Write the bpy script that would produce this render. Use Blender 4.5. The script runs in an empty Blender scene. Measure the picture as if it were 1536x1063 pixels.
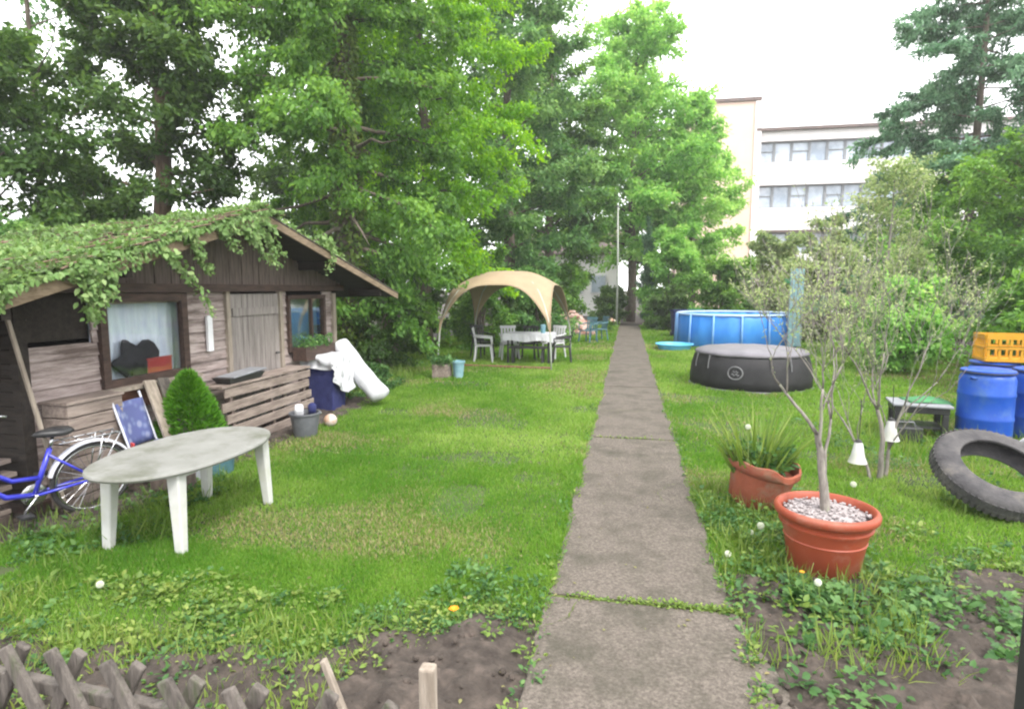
import bpy, math, random
import numpy as np
from mathutils import Vector, Matrix

C = bpy.context.scene.collection
sc = bpy.context.scene
rad = math.radians

# ---------------------------------------------------------------- camera
CAM_H = 1.9
PITCH = math.atan2(99, 900)
YAW = math.atan2(174, math.hypot(900, 99))
cd = bpy.data.cameras.new('camera')
cd.sensor_width = 36.0
cd.lens = 36.0 * 900 / 1536
cd.clip_start = 0.05
cd.clip_end = 2000
cam = bpy.data.objects.new('camera', cd)
cam.location = (0, 0, CAM_H)
cam.rotation_euler = (rad(90) - PITCH, 0, YAW)
C.objects.link(cam)
sc.camera = cam

# ---------------------------------------------------------------- world, sun, exposure
SUN_EL, SUN_AZ = rad(55), rad(135)          # azimuth from +Y towards +X
w = bpy.data.worlds.new('World'); sc.world = w; w.use_nodes = True
nt = w.node_tree; nt.nodes.clear()
sky = nt.nodes.new('ShaderNodeTexSky'); sky.sky_type = 'NISHITA'; sky.sun_disc = False
sky.sun_elevation = SUN_EL; sky.sun_rotation = SUN_AZ
sky.air_density = 1.0; sky.dust_density = 4.0
mixc = nt.nodes.new('ShaderNodeMix'); mixc.data_type = 'RGBA'
mixc.inputs[0].default_value = 0.86
mixc.inputs[7].default_value = (12.2, 12.3, 12.4, 1)      # even cloud layer
bg = nt.nodes.new('ShaderNodeBackground'); bg.inputs['Strength'].default_value = 0.1
wo = nt.nodes.new('ShaderNodeOutputWorld')
nt.links.new(sky.outputs[0], mixc.inputs[6]); nt.links.new(mixc.outputs[2], bg.inputs[0]); nt.links.new(bg.outputs[0], wo.inputs[0])
sl = bpy.data.lights.new('sun', 'SUN'); sl.energy = 1.5; sl.angle = rad(14); sl.color = (1, .96, .9)
so = bpy.data.objects.new('sun', sl); C.objects.link(so)
so.rotation_euler = (rad(90) - SUN_EL, 0, math.pi - SUN_AZ)
so.location = (0, 0, 40)
sc.view_settings.view_transform = 'Standard'
sc.view_settings.look = 'None'
sc.view_settings.exposure = 1.55
sc.view_settings.gamma = 1
sc.view_settings.use_curve_mapping = False
sc.render.engine = 'CYCLES'
sc.cycles.use_denoising = True
sc.cycles.max_bounces = 9
sc.cycles.diffuse_bounces = 7
sc.cycles.transmission_bounces = 7
sc.cycles.transparent_max_bounces = 8
sc.cycles.filter_width = 2.2

# ---------------------------------------------------------------- pixel helpers (photo px -> point on a real plane)
_F = (-math.sin(YAW) * math.cos(PITCH), math.cos(YAW) * math.cos(PITCH), -math.sin(PITCH))
_R = (math.cos(YAW), math.sin(YAW), 0)
_U = (-math.sin(YAW) * math.sin(PITCH), math.cos(YAW) * math.sin(PITCH), math.cos(PITCH))
def ray(x, y): return [_F[i] * 900 + _R[i] * (x - 768) + _U[i] * (531.5 - y) for i in range(3)]
def PX(x, y, X):
    v = ray(x, y); t = X / v[0]; return (X, v[1] * t, v[2] * t + CAM_H)
def G(x, y, z=0.0):
    v = ray(x, y); t = (z - CAM_H) / v[2]; return (v[0] * t, v[1] * t, z)

# ---------------------------------------------------------------- object helpers
def tag(o, label=None, cat=None, group=None, kind=None):
    if label: o['label'] = label
    if cat: o['category'] = cat
    if group: o['group'] = group
    if kind: o['kind'] = kind
    return o
def thing(name, label, cat, loc=(0, 0, 0), rz=0, group=None):
    o = bpy.data.objects.new(name, None); C.objects.link(o)
    o.empty_display_size = .1
    o.location = loc; o.rotation_euler = (0, 0, rz)
    return tag(o, label, cat, group)
def root_loc(o):
    while o.parent: o = o.parent
    return Vector(o.location)
def dup(root, loc, rz, label=None, group=None):
    r = root.copy(); C.objects.link(r); r.location = loc; r.rotation_euler = (0, 0, rz)
    if label: r['label'] = label
    if group: r['group'] = group
    for ch in list(root.children):
        c = ch.copy(); C.objects.link(c); c.parent = r
        for g in ch.children:
            d = g.copy(); C.objects.link(d); d.parent = c
    return r
def rot(axis, deg): return Matrix.Rotation(rad(deg), 3, axis)

class MB:
    def __init__(s): s.v = []; s.f = []
    def add(s, vs, fs):
        n = len(s.v); s.v += [tuple(p) for p in vs]; s.f += [tuple(i + n for i in f) for f in fs]; return s
    def box(s, c, d, R=None):
        c = Vector(c); x, y, z = d[0] / 2, d[1] / 2, d[2] / 2
        P = [Vector((a * x, b * y, e * z)) for e in (-1, 1) for b in (-1, 1) for a in (-1, 1)]
        if R is not None: P = [R @ p for p in P]
        return s.add([p + c for p in P], [(0, 2, 3, 1), (4, 5, 7, 6), (0, 1, 5, 4), (2, 6, 7, 3), (0, 4, 6, 2), (1, 3, 7, 5)])
    def bar(s, a, b, w, h, up=(0, 0, 1)):
        a, b = Vector(a), Vector(b); d = b - a; L = d.length; y = d.normalized()
        x = y.cross(Vector(up))
        if x.length < 1e-4: x = y.cross(Vector((1, 0, 0)))
        x.normalize(); z = x.cross(y)
        R = Matrix((x, y, z)).transposed()
        return s.box((a + b) / 2, (w, L, h), R)
    def tube(s, pts, r, n=8, cap=True, closed=False):
        pts = [Vector(p) for p in pts]; m = len(pts)
        rs = r if isinstance(r, (list, tuple)) else [r] * m
        base = len(s.v); prev = None
        for i, p in enumerate(pts):
            if closed: t = pts[(i + 1) % m] - pts[i - 1]
            else: t = pts[min(i + 1, m - 1)] - pts[max(i - 1, 0)]
            t.normalize()
            if prev is None:
                x = t.cross(Vector((0, 0, 1)))
                if x.length < .05: x = t.cross(Vector((1, 0, 0)))
            else: x = prev - t * prev.dot(t)
            x.normalize(); prev = x; y = t.cross(x)
            for k in range(n):
                a = 2 * math.pi * k / n
                s.v.append(tuple(p + (x * math.cos(a) + y * math.sin(a)) * rs[i]))
        for i in range(m if closed else m - 1):
            j = (i + 1) % m
            for k in range(n):
                l = (k + 1) % n
                s.f.append((base + i * n + k, base + i * n + l, base + j * n + l, base + j * n + k))
        if cap and not closed:
            s.f.append(tuple(base + k for k in range(n))[::-1]); s.f.append(tuple(base + (m - 1) * n + k for k in range(n)))
        return s
    def lathe(s, prof, n=32, c=(0, 0, 0), R=None, sx=1, sy=1, warp=None, cap=True):
        c = Vector(c); base = len(s.v); m = len(prof)
        for (r, z) in prof:
            for k in range(n):
                a = 2 * math.pi * k / n
                p = Vector((r * math.cos(a) * sx, r * math.sin(a) * sy, z))
                if warp: p = warp(p, a)
                if R is not None: p = R @ p
                s.v.append(tuple(p + c))
        for i in range(m - 1):
            for k in range(n):
                l = (k + 1) % n
                s.f.append((base + i * n + k, base + i * n + l, base + (i + 1) * n + l, base + (i + 1) * n + k))
        if cap and prof[0][0] > 1e-3: s.f.append(tuple(base + k for k in range(n))[::-1])
        if cap and prof[-1][0] > 1e-3: s.f.append(tuple(base + (m - 1) * n + k for k in range(n)))
        return s
    def sphere(s, c, r, n=12, m=8, sz=1):
        return s.lathe([(r * math.sin(math.pi * i / m) + (1e-4 if i in (0, m) else 0), -r * sz * math.cos(math.pi * i / m)) for i in range(m + 1)], n, c)
    def build(s, name, mat, parent=None, smooth=False, bevel=0, seg=2, world=True, angle=None):
        me = bpy.data.meshes.new(name)
        off = root_loc(parent) if (parent and world) else Vector((0, 0, 0))
        me.from_pydata([tuple(Vector(p) - off) for p in s.v], [], s.f)
        me.update()
        if smooth:
            me.polygons.foreach_set('use_smooth', [True] * len(me.polygons))
            if angle: me.set_sharp_from_angle(angle=rad(angle))
        o = bpy.data.objects.new(name, me); C.objects.link(o)
        if mat: me.materials.append(mat)
        if parent: o.parent = parent
        if bevel:
            b = o.modifiers.new('bevel', 'BEVEL'); b.width = bevel; b.segments = seg; b.limit_method = 'ANGLE'
        return o

# ---------------------------------------------------------------- materials
def _nodes(m):
    m.use_nodes = True; t = m.node_tree; t.nodes.clear(); return t
def pbr(name, c1, c2=None, scale=6.0, rough=.6, bump=0.0, bscale=None, stretch=(1, 1, 1), spec=.35, metal=0, c3=None, lo=.35, hi=.65, detail=6, stain=None, stain_scale=1.2, stain_lo=.5, stain_hi=.62, sss=0):
    m = bpy.data.materials.new(name); t = _nodes(m); N = t.nodes; L = t.links
    o = N.new('ShaderNodeOutputMaterial'); p = N.new('ShaderNodeBsdfPrincipled')
    L.new(p.outputs[0], o.inputs[0])
    p.inputs['Roughness'].default_value = rough; p.inputs['Specular IOR Level'].default_value = spec; p.inputs['Metallic'].default_value = metal
    if c2 is None: c2 = tuple(x * .82 for x in c1)
    tc = N.new('ShaderNodeTexCoord'); mp = N.new('ShaderNodeMapping'); mp.inputs['Scale'].default_value = stretch
    L.new(tc.outputs['Object'], mp.inputs[0])
    n1 = N.new('ShaderNodeTexNoise'); n1.inputs['Scale'].default_value = scale; n1.inputs['Detail'].default_value = detail; n1.inputs['Roughness'].default_value = .65
    L.new(mp.outputs[0], n1.inputs[0])
    cr = N.new('ShaderNodeValToRGB'); e = cr.color_ramp.elements
    e[0].position = lo; e[0].color = (*c1, 1); e[1].position = hi; e[1].color = (*c2, 1)
    if c3:
        x = e.new((lo + hi) / 2); x.color = (*c3, 1)
    L.new(n1.outputs[0], cr.inputs[0]); col = cr.outputs[0]
    if stain:
        n2 = N.new('ShaderNodeTexNoise'); n2.inputs['Scale'].default_value = stain_scale; n2.inputs['Detail'].default_value = 5; n2.inputs['Roughness'].default_value = .7
        L.new(mp.outputs[0], n2.inputs[0])
        r2 = N.new('ShaderNodeValToRGB'); r2.color_ramp.elements[0].position = stain_lo; r2.color_ramp.elements[1].position = stain_hi
        L.new(n2.outputs[0], r2.inputs[0])
        mx = N.new('ShaderNodeMix'); mx.data_type = 'RGBA'; mx.inputs[7].default_value = (*stain, 1)
        L.new(r2.outputs[0], mx.inputs[0]); L.new(col, mx.inputs[6]); col = mx.outputs[2]
    L.new(col, p.inputs['Base Color'])
    if bump:
        nb = N.new('ShaderNodeTexNoise'); nb.inputs['Scale'].default_value = bscale or scale * 4; nb.inputs['Detail'].default_value = 6
        L.new(mp.outputs[0], nb.inputs[0])
        b = N.new('ShaderNodeBump'); b.inputs['Strength'].default_value = bump; b.inputs['Distance'].default_value = .02
        L.new(nb.outputs[0], b.inputs['Height']); L.new(b.outputs[0], p.inputs['Normal'])
    return m
def foliage(name, a, b, c, trans=.35, rough=.5, spec=.3, k=1.0):
    a, b, c = [tuple(min(q * k, .6) for q in w_) for w_ in (a, b, c)]
    m = bpy.data.materials.new(name); t = _nodes(m); N = t.nodes; L = t.links
    o = N.new('ShaderNodeOutputMaterial'); p = N.new('ShaderNodeBsdfPrincipled'); tr = N.new('ShaderNodeBsdfTranslucent'); mx = N.new('ShaderNodeMixShader')
    at = N.new('ShaderNodeAttribute'); at.attribute_name = 'tint'
    cr = N.new('ShaderNodeValToRGB'); e = cr.color_ramp.elements
    e[0].position = .1; e[0].color = (*a, 1); e[1].position = .9; e[1].color = (*c, 1)
    x = e.new(.5); x.color = (*b, 1)
    L.new(at.outputs['Fac'], cr.inputs[0])
    hs = N.new('ShaderNodeHueSaturation'); hs.inputs['Hue'].default_value = .485; hs.inputs['Saturation'].default_value = 1.1; hs.inputs['Value'].default_value = 1.35
    L.new(cr.outputs[0], p.inputs['Base Color']); L.new(cr.outputs[0], hs.inputs['Color']); L.new(hs.outputs[0], tr.inputs[0])
    p.inputs['Roughness'].default_value = rough; p.inputs['Specular IOR Level'].default_value = spec
    mx.inputs[0].default_value = trans
    L.new(p.outputs[0], mx.inputs[1]); L.new(tr.outputs[0], mx.inputs[2]); L.new(mx.outputs[0], o.inputs[0])
    return m
def glass_mat(name, tint=(.96, .98, .97), refl=.06):
    m = bpy.data.materials.new(name); t = _nodes(m); N = t.nodes; L = t.links
    o = N.new('ShaderNodeOutputMaterial'); g = N.new('ShaderNodeBsdfGlossy'); tr = N.new('ShaderNodeBsdfTransparent'); mx = N.new('ShaderNodeMixShader'); lw = N.new('ShaderNodeLayerWeight')
    g.inputs['Roughness'].default_value = .04; tr.inputs[0].default_value = (*tint, 1); lw.inputs[0].default_value = refl + .08
    L.new(lw.outputs['Facing'], mx.inputs[0]); L.new(tr.outputs[0], mx.inputs[1]); L.new(g.outputs[0], mx.inputs[2]); L.new(mx.outputs[0], o.inputs[0])
    return m

M = dict(
    soil=pbr('soil', (.03, .023, .019), (.085, .066, .055), 9, .95, .9, 28, c3=(.05, .04, .033)),
    lawn=pbr('lawn', (.036, .06, .014), (.065, .095, .024), 2.2, .9, .4, 60, c3=(.048, .078, .018), stain=(.06, .05, .034), stain_scale=1.6, stain_lo=.52, stain_hi=.68),
    concrete=pbr('concrete', (.072, .06, .049), (.17, .145, .121), 55, .92, .7, 90, c3=(.115, .097, .082), stain=(.054, .05, .036), stain_scale=2.3, stain_lo=.46, stain_hi=.72, detail=8),
    moss=pbr('moss', (.06, .09, .015), (.12, .15, .03), 25, .95, .8),
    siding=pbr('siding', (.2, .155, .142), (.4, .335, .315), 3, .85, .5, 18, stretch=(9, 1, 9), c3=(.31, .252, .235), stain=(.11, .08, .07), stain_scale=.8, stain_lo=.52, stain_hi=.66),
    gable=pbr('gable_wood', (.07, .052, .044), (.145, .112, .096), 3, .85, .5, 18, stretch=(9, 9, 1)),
    door=pbr('door_wood', (.155, .135, .125), (.28, .25, .235), 2.5, .85, .4, 16, stretch=(9, 9, .7)),
    darkwood=pbr('dark_wood', (.03, .018, .014), (.075, .045, .035), 4, .7, .3, 20, stretch=(6, 1, 6)),
    redwood=pbr('red_brown_wood', (.12, .05, .032), (.2, .095, .06), 3, .8, .4, 20, stretch=(6, 1, 6)),
    palewood=pbr('pale_wood', (.2, .165, .13), (.34, .29, .24), 3, .85, .4, 18, stretch=(8, 8, 1)),
    greywood=pbr('grey_wood', (.055, .047, .042), (.14, .122, .108), 4, .9, .6, 22, stretch=(5, 5, 1), c3=(.115, .1, .088), stain=(.06, .075, .035), stain_scale=3, stain_lo=.52, stain_hi=.7),
    plank=pbr('plank_wood', (.15, .115, .098), (.3, .245, .212), 3, .85, .5, 18, stretch=(8, 1, 8)),
    barge=pbr('barge_board', (.13, .095, .06), (.24, .18, .12), 5, .9, .5, 20, stretch=(1, 1, 5)),
    blind=pbr('window_blind', (.05, .09, .08), (.09, .14, .12), 3, .9, stretch=(1, 8, 1)),
    felt=pbr('roof_felt', (.05, .045, .04), (.1, .085, .07), 8, .95, .5),
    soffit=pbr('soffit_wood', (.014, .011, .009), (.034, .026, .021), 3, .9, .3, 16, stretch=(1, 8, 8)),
    white_plastic=pbr('white_plastic', (.52, .52, .51), (.44, .44, .42), 5, .45, .05, stain=(.42, .43, .34), stain_scale=3, stain_lo=.5, stain_hi=.75),
    table_plastic=pbr('weathered_plastic', (.24, .24, .225), (.18, .182, .165), 3.2, .55, .12, 40, stain=(.11, .115, .085), stain_scale=2.6, stain_lo=.48, stain_hi=.7),
    chair_white=pbr('chair_white', (.6, .6, .6), (.5, .5, .52), 5, .4),
    blue_paint=pbr('blue_paint', (.025, .03, .36), (.04, .045, .46), 7, .3, spec=.6),
    chrome=pbr('chrome', (.6, .6, .62), (.45, .45, .47), 12, .25, metal=1),
    silver=pbr('silver_plastic', (.55, .56, .62), (.42, .43, .48), 9, .35),
    rubber=pbr('rubber', (.02, .02, .021), (.04, .04, .04), 12, .8, .2),
    tyre=pbr('weathered_tyre', (.038, .036, .039), (.085, .08, .08), 6, .85, .35, 40, stain=(.12, .105, .09), stain_scale=3, stain_lo=.55, stain_hi=.75),
    black_plastic=pbr('black_plastic', (.018, .018, .02), (.035, .035, .036), 9, .4),
    grey_plastic=pbr('grey_plastic', (.13, .135, .15), (.09, .095, .105), 6, .5),
    teal_plastic=pbr('teal_plastic', (.05, .12, .15), (.08, .17, .2), 6, .5),
    navy=pbr('navy_fabric', (.012, .016, .075), (.03, .035, .12), 8, .9, .3),
    white_cloth=pbr('white_cloth', (.55, .55, .57), (.46, .47, .5), 3, .9, .35, 14),
    tan_fabric=pbr('tan_fabric', (.32, .245, .155), (.27, .205, .13), 2.5, .85, .1, 30),
    brown_fabric=pbr('brown_fabric', (.2, .13, .07), (.15, .1, .055), 3, .9),
    curtain=pbr('curtain', (.62, .66, .82), (.8, .83, .93), 5, .9, stretch=(1, 6, .6)),
    red=pbr('red_plastic', (.4, .05, .05), (.3, .035, .04), 4, .4),
    black_cloth=pbr('black_cloth', (.015, .014, .02), (.035, .032, .04), 6, .95, .5, 12),
    terracotta=pbr('terracotta_plastic', (.28, .056, .026), (.23, .046, .022), 3, .5, .12, 25, stain=(.3, .13, .09), stain_scale=4, stain_lo=.52, stain_hi=.75),
    clay=pbr('clay', (.27, .075, .04), (.21, .056, .031), 5, .75, .3, 22, stain=(.2, .13, .09), stain_scale=4, stain_lo=.5, stain_hi=.7),
    gravel=pbr('pale_gravel', (.2, .17, .17), (.42, .38, .38), 40, .9, .9, 60),
    bark=pbr('bark', (.07, .055, .042), (.17, .14, .11), 6, .95, .8, 22, stretch=(3, 3, .6)),
    brownbark=pbr('brown_bark', (.09, .06, .04), (.2, .14, .1), 6, .95, .8, 22, stretch=(3, 3, .6)),
    greybark=pbr('grey_bark', (.14, .125, .11), (.27, .245, .22), 9, .9, .6, 26, stretch=(3, 3, .8), stain=(.2, .23, .13), stain_scale=4, stain_lo=.55, stain_hi=.7),
    pool_blue=pbr('pool_liner', (.03, .19, .6), (.055, .26, .68), 2, .4, stretch=(1, 1, .5)),
    pool_steel=pbr('pool_steel', (.2, .4, .72), (.17, .35, .66), 4, .35),
    pool_white=pbr('pool_rail', (.45, .58, .78), (.38, .52, .74), 4, .35),
    water=pbr('water', (.1, .35, .5), (.14, .42, .56), 3, .08, .2, 6),
    spa=pbr('spa_vinyl', (.011, .0105, .012), (.023, .022, .024), 5, .65, .1, 14),
    spa_grey=pbr('spa_cover', (.15, .14, .158), (.11, .105, .118), 3, .5, .15, 9),
    spa_trim=pbr('spa_trim', (.16, .16, .165), (.1, .1, .105), 5, .5),
    light_teal=pbr('light_teal', (.12, .25, .3), (.24, .38, .42), 5, .5),
    aqua=pbr('aqua_plastic', (.1, .42, .7), (.16, .5, .75), 4, .4),
    blue_drum=pbr('blue_drum', (.008, .055, .33), (.014, .08, .42), 3, .4, .06, 12, stain=(.05, .12, .3), stain_scale=5, stain_lo=.5, stain_hi=.75),
    yellow=pbr('yellow_plastic', (.5, .26, .012), (.42, .2, .01), 4, .45),
    green_plastic=pbr('green_plastic', (.02, .13, .05), (.03, .18, .07), 4, .5),
    lime_plastic=pbr('green_tarp', (.03, .14, .05), (.045, .2, .07), 5, .6),
    pale_grey=pbr('pale_grey', (.24, .25, .27), (.18, .185, .2), 4, .5),
    render_pink=pbr('pink_render', (.7, .52, .43), (.65, .48, .39), .6, .9, .1, 6),
    render_white=pbr('white_render', (.82, .79, .78), (.75, .72, .71), .5, .9, .08, 5),
    roofcap=pbr('roof_edge', (.16, .11, .095), (.1, .08, .075), 2, .7),
    far_glass=pbr('window_glass', (.22, .27, .34), (.5, .56, .64), .7, .12, spec=.8),
    win_frame=pbr('window_frame_paint', (.25, .26, .28), (.18, .19, .2), 2, .5),
    cream=pbr('cream', (.7, .66, .5), (.6, .55, .42), 4, .6),
    pink=pbr('pink_ball', (.5, .42, .38), (.4, .22, .12), 5, .5, lo=.45, hi=.55),
    orange=pbr('orange_petal', (.8, .3, .01), (.72, .22, .01), 9, .6),
    fluff=pbr('seed_fluff', (.66, .68, .55), (.5, .54, .42), 30, 1),
    stem=pbr('green_stem', (.12, .2, .04), (.2, .24, .08), 10, .7),
    metal_dark=pbr('dark_metal', (.02, .02, .022), (.035, .034, .034), 8, .5),
    pole=pbr('pale_pole', (.4, .42, .38), (.3, .32, .28), 4, .6),
    leaf_litter=pbr('leaf_litter', (.1, .07, .035), (.22, .17, .08), 6, .9, c3=(.15, .15, .06)),
    brick=pbr('rubble', (.3, .15, .11), (.42, .33, .29), 4, .9, .5),
    sign=pbr('sign_white', (.7, .7, .72), (.6, .6, .62), 4, .5),
    glass=glass_mat('glass'),
)
def flowered_cloth():
    m = bpy.data.materials.new('patterned_blue_cloth'); t = _nodes(m); N = t.nodes; L = t.links
    o = N.new('ShaderNodeOutputMaterial'); p = N.new('ShaderNodeBsdfPrincipled'); v = N.new('ShaderNodeTexVoronoi'); v.inputs['Scale'].default_value = 11
    tc = N.new('ShaderNodeTexCoord'); cr = N.new('ShaderNodeValToRGB'); e = cr.color_ramp.elements
    e[0].position = .25; e[0].color = (.2, .22, .33, 1); e[1].position = .5; e[1].color = (.075, .09, .22, 1)
    x = e.new(.38); x.color = (.12, .15, .28, 1)
    L.new(tc.outputs['Object'], v.inputs[0]); L.new(v.outputs[0], cr.inputs[0]); L.new(cr.outputs[0], p.inputs['Base Color']); L.new(p.outputs[0], o.inputs[0])
    p.inputs['Roughness'].default_value = .9
    return m
M['flowered'] = flowered_cloth()
LF = dict(
    dark=foliage('leaf_dark', (.021, .05, .012), (.042, .088, .019), (.088, .155, .034), .45, k=1.5),
    bluish=foliage('leaf_bluish', (.026, .065, .02), (.052, .115, .034), (.115, .19, .058), .5, k=2.2),
    mid=foliage('leaf_mid', (.03, .075, .015), (.06, .135, .022), (.125, .225, .04), .5, k=1.8),
    olive=foliage('leaf_olive', (.03, .055, .014), (.07, .11, .022), (.14, .18, .04), .5, k=2.1),
    lime=foliage('leaf_lime', (.05, .13, .012), (.1, .22, .018), (.18, .32, .03), .56, k=1.75),
    fresh=foliage('leaf_fresh', (.055, .135, .028), (.11, .225, .05), (.19, .33, .085), .56, k=2.1),
    pale=foliage('leaf_pale', (.08, .12, .045), (.15, .2, .08), (.26, .28, .15), .52, k=1.95),
    spruce=foliage('needle_spruce', (.02, .05, .025), (.045, .095, .05), (.1, .165, .095), .35, k=2.4),
    conifer=foliage('needle_bright', (.045, .15, .012), (.09, .25, .02), (.16, .35, .035), .3),
    ivy=foliage('leaf_ivy', (.07, .1, .035), (.13, .24, .065), (.3, .4, .16), .35),
    weed=foliage('leaf_weed', (.03, .09, .025), (.065, .155, .04), (.14, .25, .075), .35),
    weedy=foliage('leaf_weed_yellow', (.08, .15, .025), (.15, .24, .045), (.28, .34, .09), .4),
    grass=foliage('grass_blade', (.09, .225, .026), (.19, .335, .055), (.33, .45, .125), .5, .6, .15),
    straw=foliage('dry_grass', (.2, .2, .07), (.3, .27, .12), (.4, .36, .2), .3, .7, .2),
)

# ---------------------------------------------------------------- numpy leaf scatter
rng = np.random.default_rng(7)
def T(v, f): return np.array(v, float), np.array(f, int)
DIAMOND = T([(0, 0, 0), (.3, .45, .05), (0, 1, -.05), (-.3, .45, .05)], [(0, 1, 2), (0, 2, 3)])
NEEDLE = T([(0, 0, 0), (.11, .4, .02), (0, 1, -.06), (-.11, .4, .02)], [(0, 1, 2), (0, 2, 3)])
LEAF = T([(0, 0, 0), (.26, .3, .07), (.24, .65, .03), (0, 1, -.12), (-.24, .65, .03), (-.26, .3, .07), (0, .5, -.03)],
         [(0, 1, 6), (1, 2, 6), (2, 3, 6), (3, 4, 6), (4, 5, 6), (5, 0, 6)])
LOBED = T([(0, 0, 0), (.15, .25, .03), (.5, .3, .05), (.62, .62, 0), (.28, .6, .02), (.25, .85, 0), (0, 1.05, -.1), (-.25, .85, 0), (-.28, .6, .02), (-.62, .62, 0), (-.5, .3, .05), (-.15, .25, .03), (0, .5, -.02)],
          [(i, i + 1, 12) for i in range(11)] + [(11, 0, 12)])
BLADE = T([(-.5, 0, 0), (.5, 0, 0), (.38, .55, .06), (-.38, .55, .06), (0, 1, .24)], [(0, 1, 2), (0, 2, 3), (3, 2, 4)])
def unit(a): return a / np.maximum(np.linalg.norm(a, axis=1, keepdims=True), 1e-9)
def scatter(tpl, P, D, Nn, S, W=None):
    """returns vertices (n,k,3) of tpl copies: origin P, along D, normal about Nn, length S, width factor W"""
    tv, tf = tpl; P = np.asarray(P, float); D = unit(np.asarray(D, float)); Nn = np.asarray(Nn, float)
    X = unit(np.cross(D, Nn)); Z = np.cross(X, D)
    S = np.broadcast_to(np.asarray(S, float), (len(P),)); W = S if W is None else np.broadcast_to(np.asarray(W, float), (len(P),))
    V = P[:, None, :] + X[:, None, :] * (tv[None, :, 0:1] * W[:, None, None]) + D[:, None, :] * (tv[None, :, 1:2] * S[:, None, None]) + Z[:, None, :] * (tv[None, :, 2:3] * S[:, None, None])
    return V
class LM:
    """collects leaf copies of one template, builds one mesh with a per-face tint"""
    def __init__(s, tpl): s.tpl = tpl; s.V = []; s.t = []
    def add(s, P, D, Nn, S, tint, W=None):
        if len(P) == 0: return s
        s.V.append(scatter(s.tpl, P, D, Nn, S, W)); s.t.append(np.broadcast_to(np.asarray(tint, float), (len(P),))); return s
    def build(s, name, mat, parent=None):
        V = np.concatenate(s.V); t = np.clip(np.concatenate(s.t), 0, 1); n, k, _ = V.shape; tf = s.tpl[1]
        if parent is not None: V = V - np.array(root_loc(parent))
        F = (tf[None] + (np.arange(n) * k)[:, None, None]).reshape(-1, 3)
        me = bpy.data.meshes.new(name)
        me.vertices.add(n * k); me.vertices.foreach_set('co', V.reshape(-1).astype(np.float32))
        me.loops.add(F.size); me.loops.foreach_set('vertex_index', F.reshape(-1).astype(np.int32))
        me.polygons.add(len(F)); me.polygons.foreach_set('loop_start', np.arange(0, F.size, 3, dtype=np.int32))
        a = me.attributes.new('tint', 'FLOAT', 'FACE'); a.data.foreach_set('value', np.repeat(t, len(tf)).astype(np.float32))
        me.update(calc_edges=True)
        me.materials.append(mat)
        o = bpy.data.objects.new(name, me); C.objects.link(o)
        if parent is not None: o.parent = parent
        return o
def vnoise(x, y, s, seed=0):
    x = np.asarray(x, float) * s + 100 + seed * 17.3; y = np.asarray(y, float) * s + 100 + seed * 9.1
    xi = np.floor(x).astype(int); yi = np.floor(y).astype(int); fx = x - xi; fy = y - yi
    fx = fx * fx * (3 - 2 * fx); fy = fy * fy * (3 - 2 * fy)
    def h(a, b):
        n = np.sin(a * 127.1 + b * 311.7 + seed * 3.7) * 43758.5453
        return n - np.floor(n)
    return (h(xi, yi) * (1 - fx) + h(xi + 1, yi) * fx) * (1 - fy) + (h(xi, yi + 1) * (1 - fx) + h(xi + 1, yi + 1) * fx) * fy
# ================================================================ SETTING
def fill_poly(name, pts, z, mat, label, cat):
    import bmesh
    bm = bmesh.new()
    vs = [bm.verts.new((x, y, z)) for x, y in pts]
    es = [bm.edges.new((vs[i], vs[(i + 1) % len(vs)])) for i in range(len(vs))]
    bmesh.ops.triangle_fill(bm, use_beauty=True, edges=es, normal=(0, 0, 1))
    me = bpy.data.meshes.new(name); bm.to_mesh(me); bm.free(); me.materials.append(mat)
    o = bpy.data.objects.new(name, me); C.objects.link(o)
    return tag(o, label, cat, kind='structure')

g = MB(); g.add([(-500, -500, 0), (500, -500, 0), (500, 500, 0), (-500, 500, 0)], [(0, 1, 2, 3)])
tag(g.build('ground', M['soil']), 'brown earth under the garden', 'ground', kind='structure')

def near_left(x): return 2.3 + .28 * vnoise(x, 0, 2.1, 1) + .22 * vnoise(x, 0, 7.0, 2) + .82 * np.clip((x + 1.9) / 1.1, 0, 1)
def near_right(x): return 3.75 + .5 * vnoise(x, 0, 1.7, 3) + .2 * vnoise(x, 0, 6.0, 4) + .25 * np.clip((x - 1.6), 0, 1)
def left_edge(y):   # lawn ends at the trodden strip before the shed, then at the shrubs
    return np.where(y < 9.6, -4.15 - .25 * vnoise(0, y, 1.5, 5) - .4 * np.clip((5.2 - y) / 2, 0, 1.6), -4.9 - np.clip((y - 9.6) * .35, 0, 1.6) - .4 * vnoise(0, y, .9, 6))
def path_l(y): return -.475 + .05 * (vnoise(0, y, 2.6, 7) - .3) + .03 * vnoise(0, y, 9, 8)
def path_r(y): return .655 - .06 * (vnoise(0, y, 2.4, 9) - .3) - .03 * vnoise(0, y, 9, 10)
xs = np.arange(-5.2, -.47, .06)
pts = [(x, float(near_left(x))) for x in xs]
ys = np.arange(float(near_left(-.48)) + .05, 31, .12)
pts += [(float(path_l(y)), y) for y in ys]
pts += [(float(left_edge(np.array(y))), y) for y in np.arange(31, 3.0, -.15)]
fill_poly('lawn', pts, .004, M['lawn'], 'bright green lawn between the shed and the concrete path', 'lawn')
xs = np.arange(.7, 9.0, .06)
pts = [(x, float(near_right(x))) for x in xs]
pts += [(9, 5), (9.5, 30), (.66, 31)]
pts += [(float(path_r(y)), y) for y in np.arange(30.8, float(near_right(.7)) + .05, -.12)]
fill_poly('lawn', pts, .004, M['lawn'], 'green lawn right of the path around the pools and the drums', 'lawn')

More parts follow.
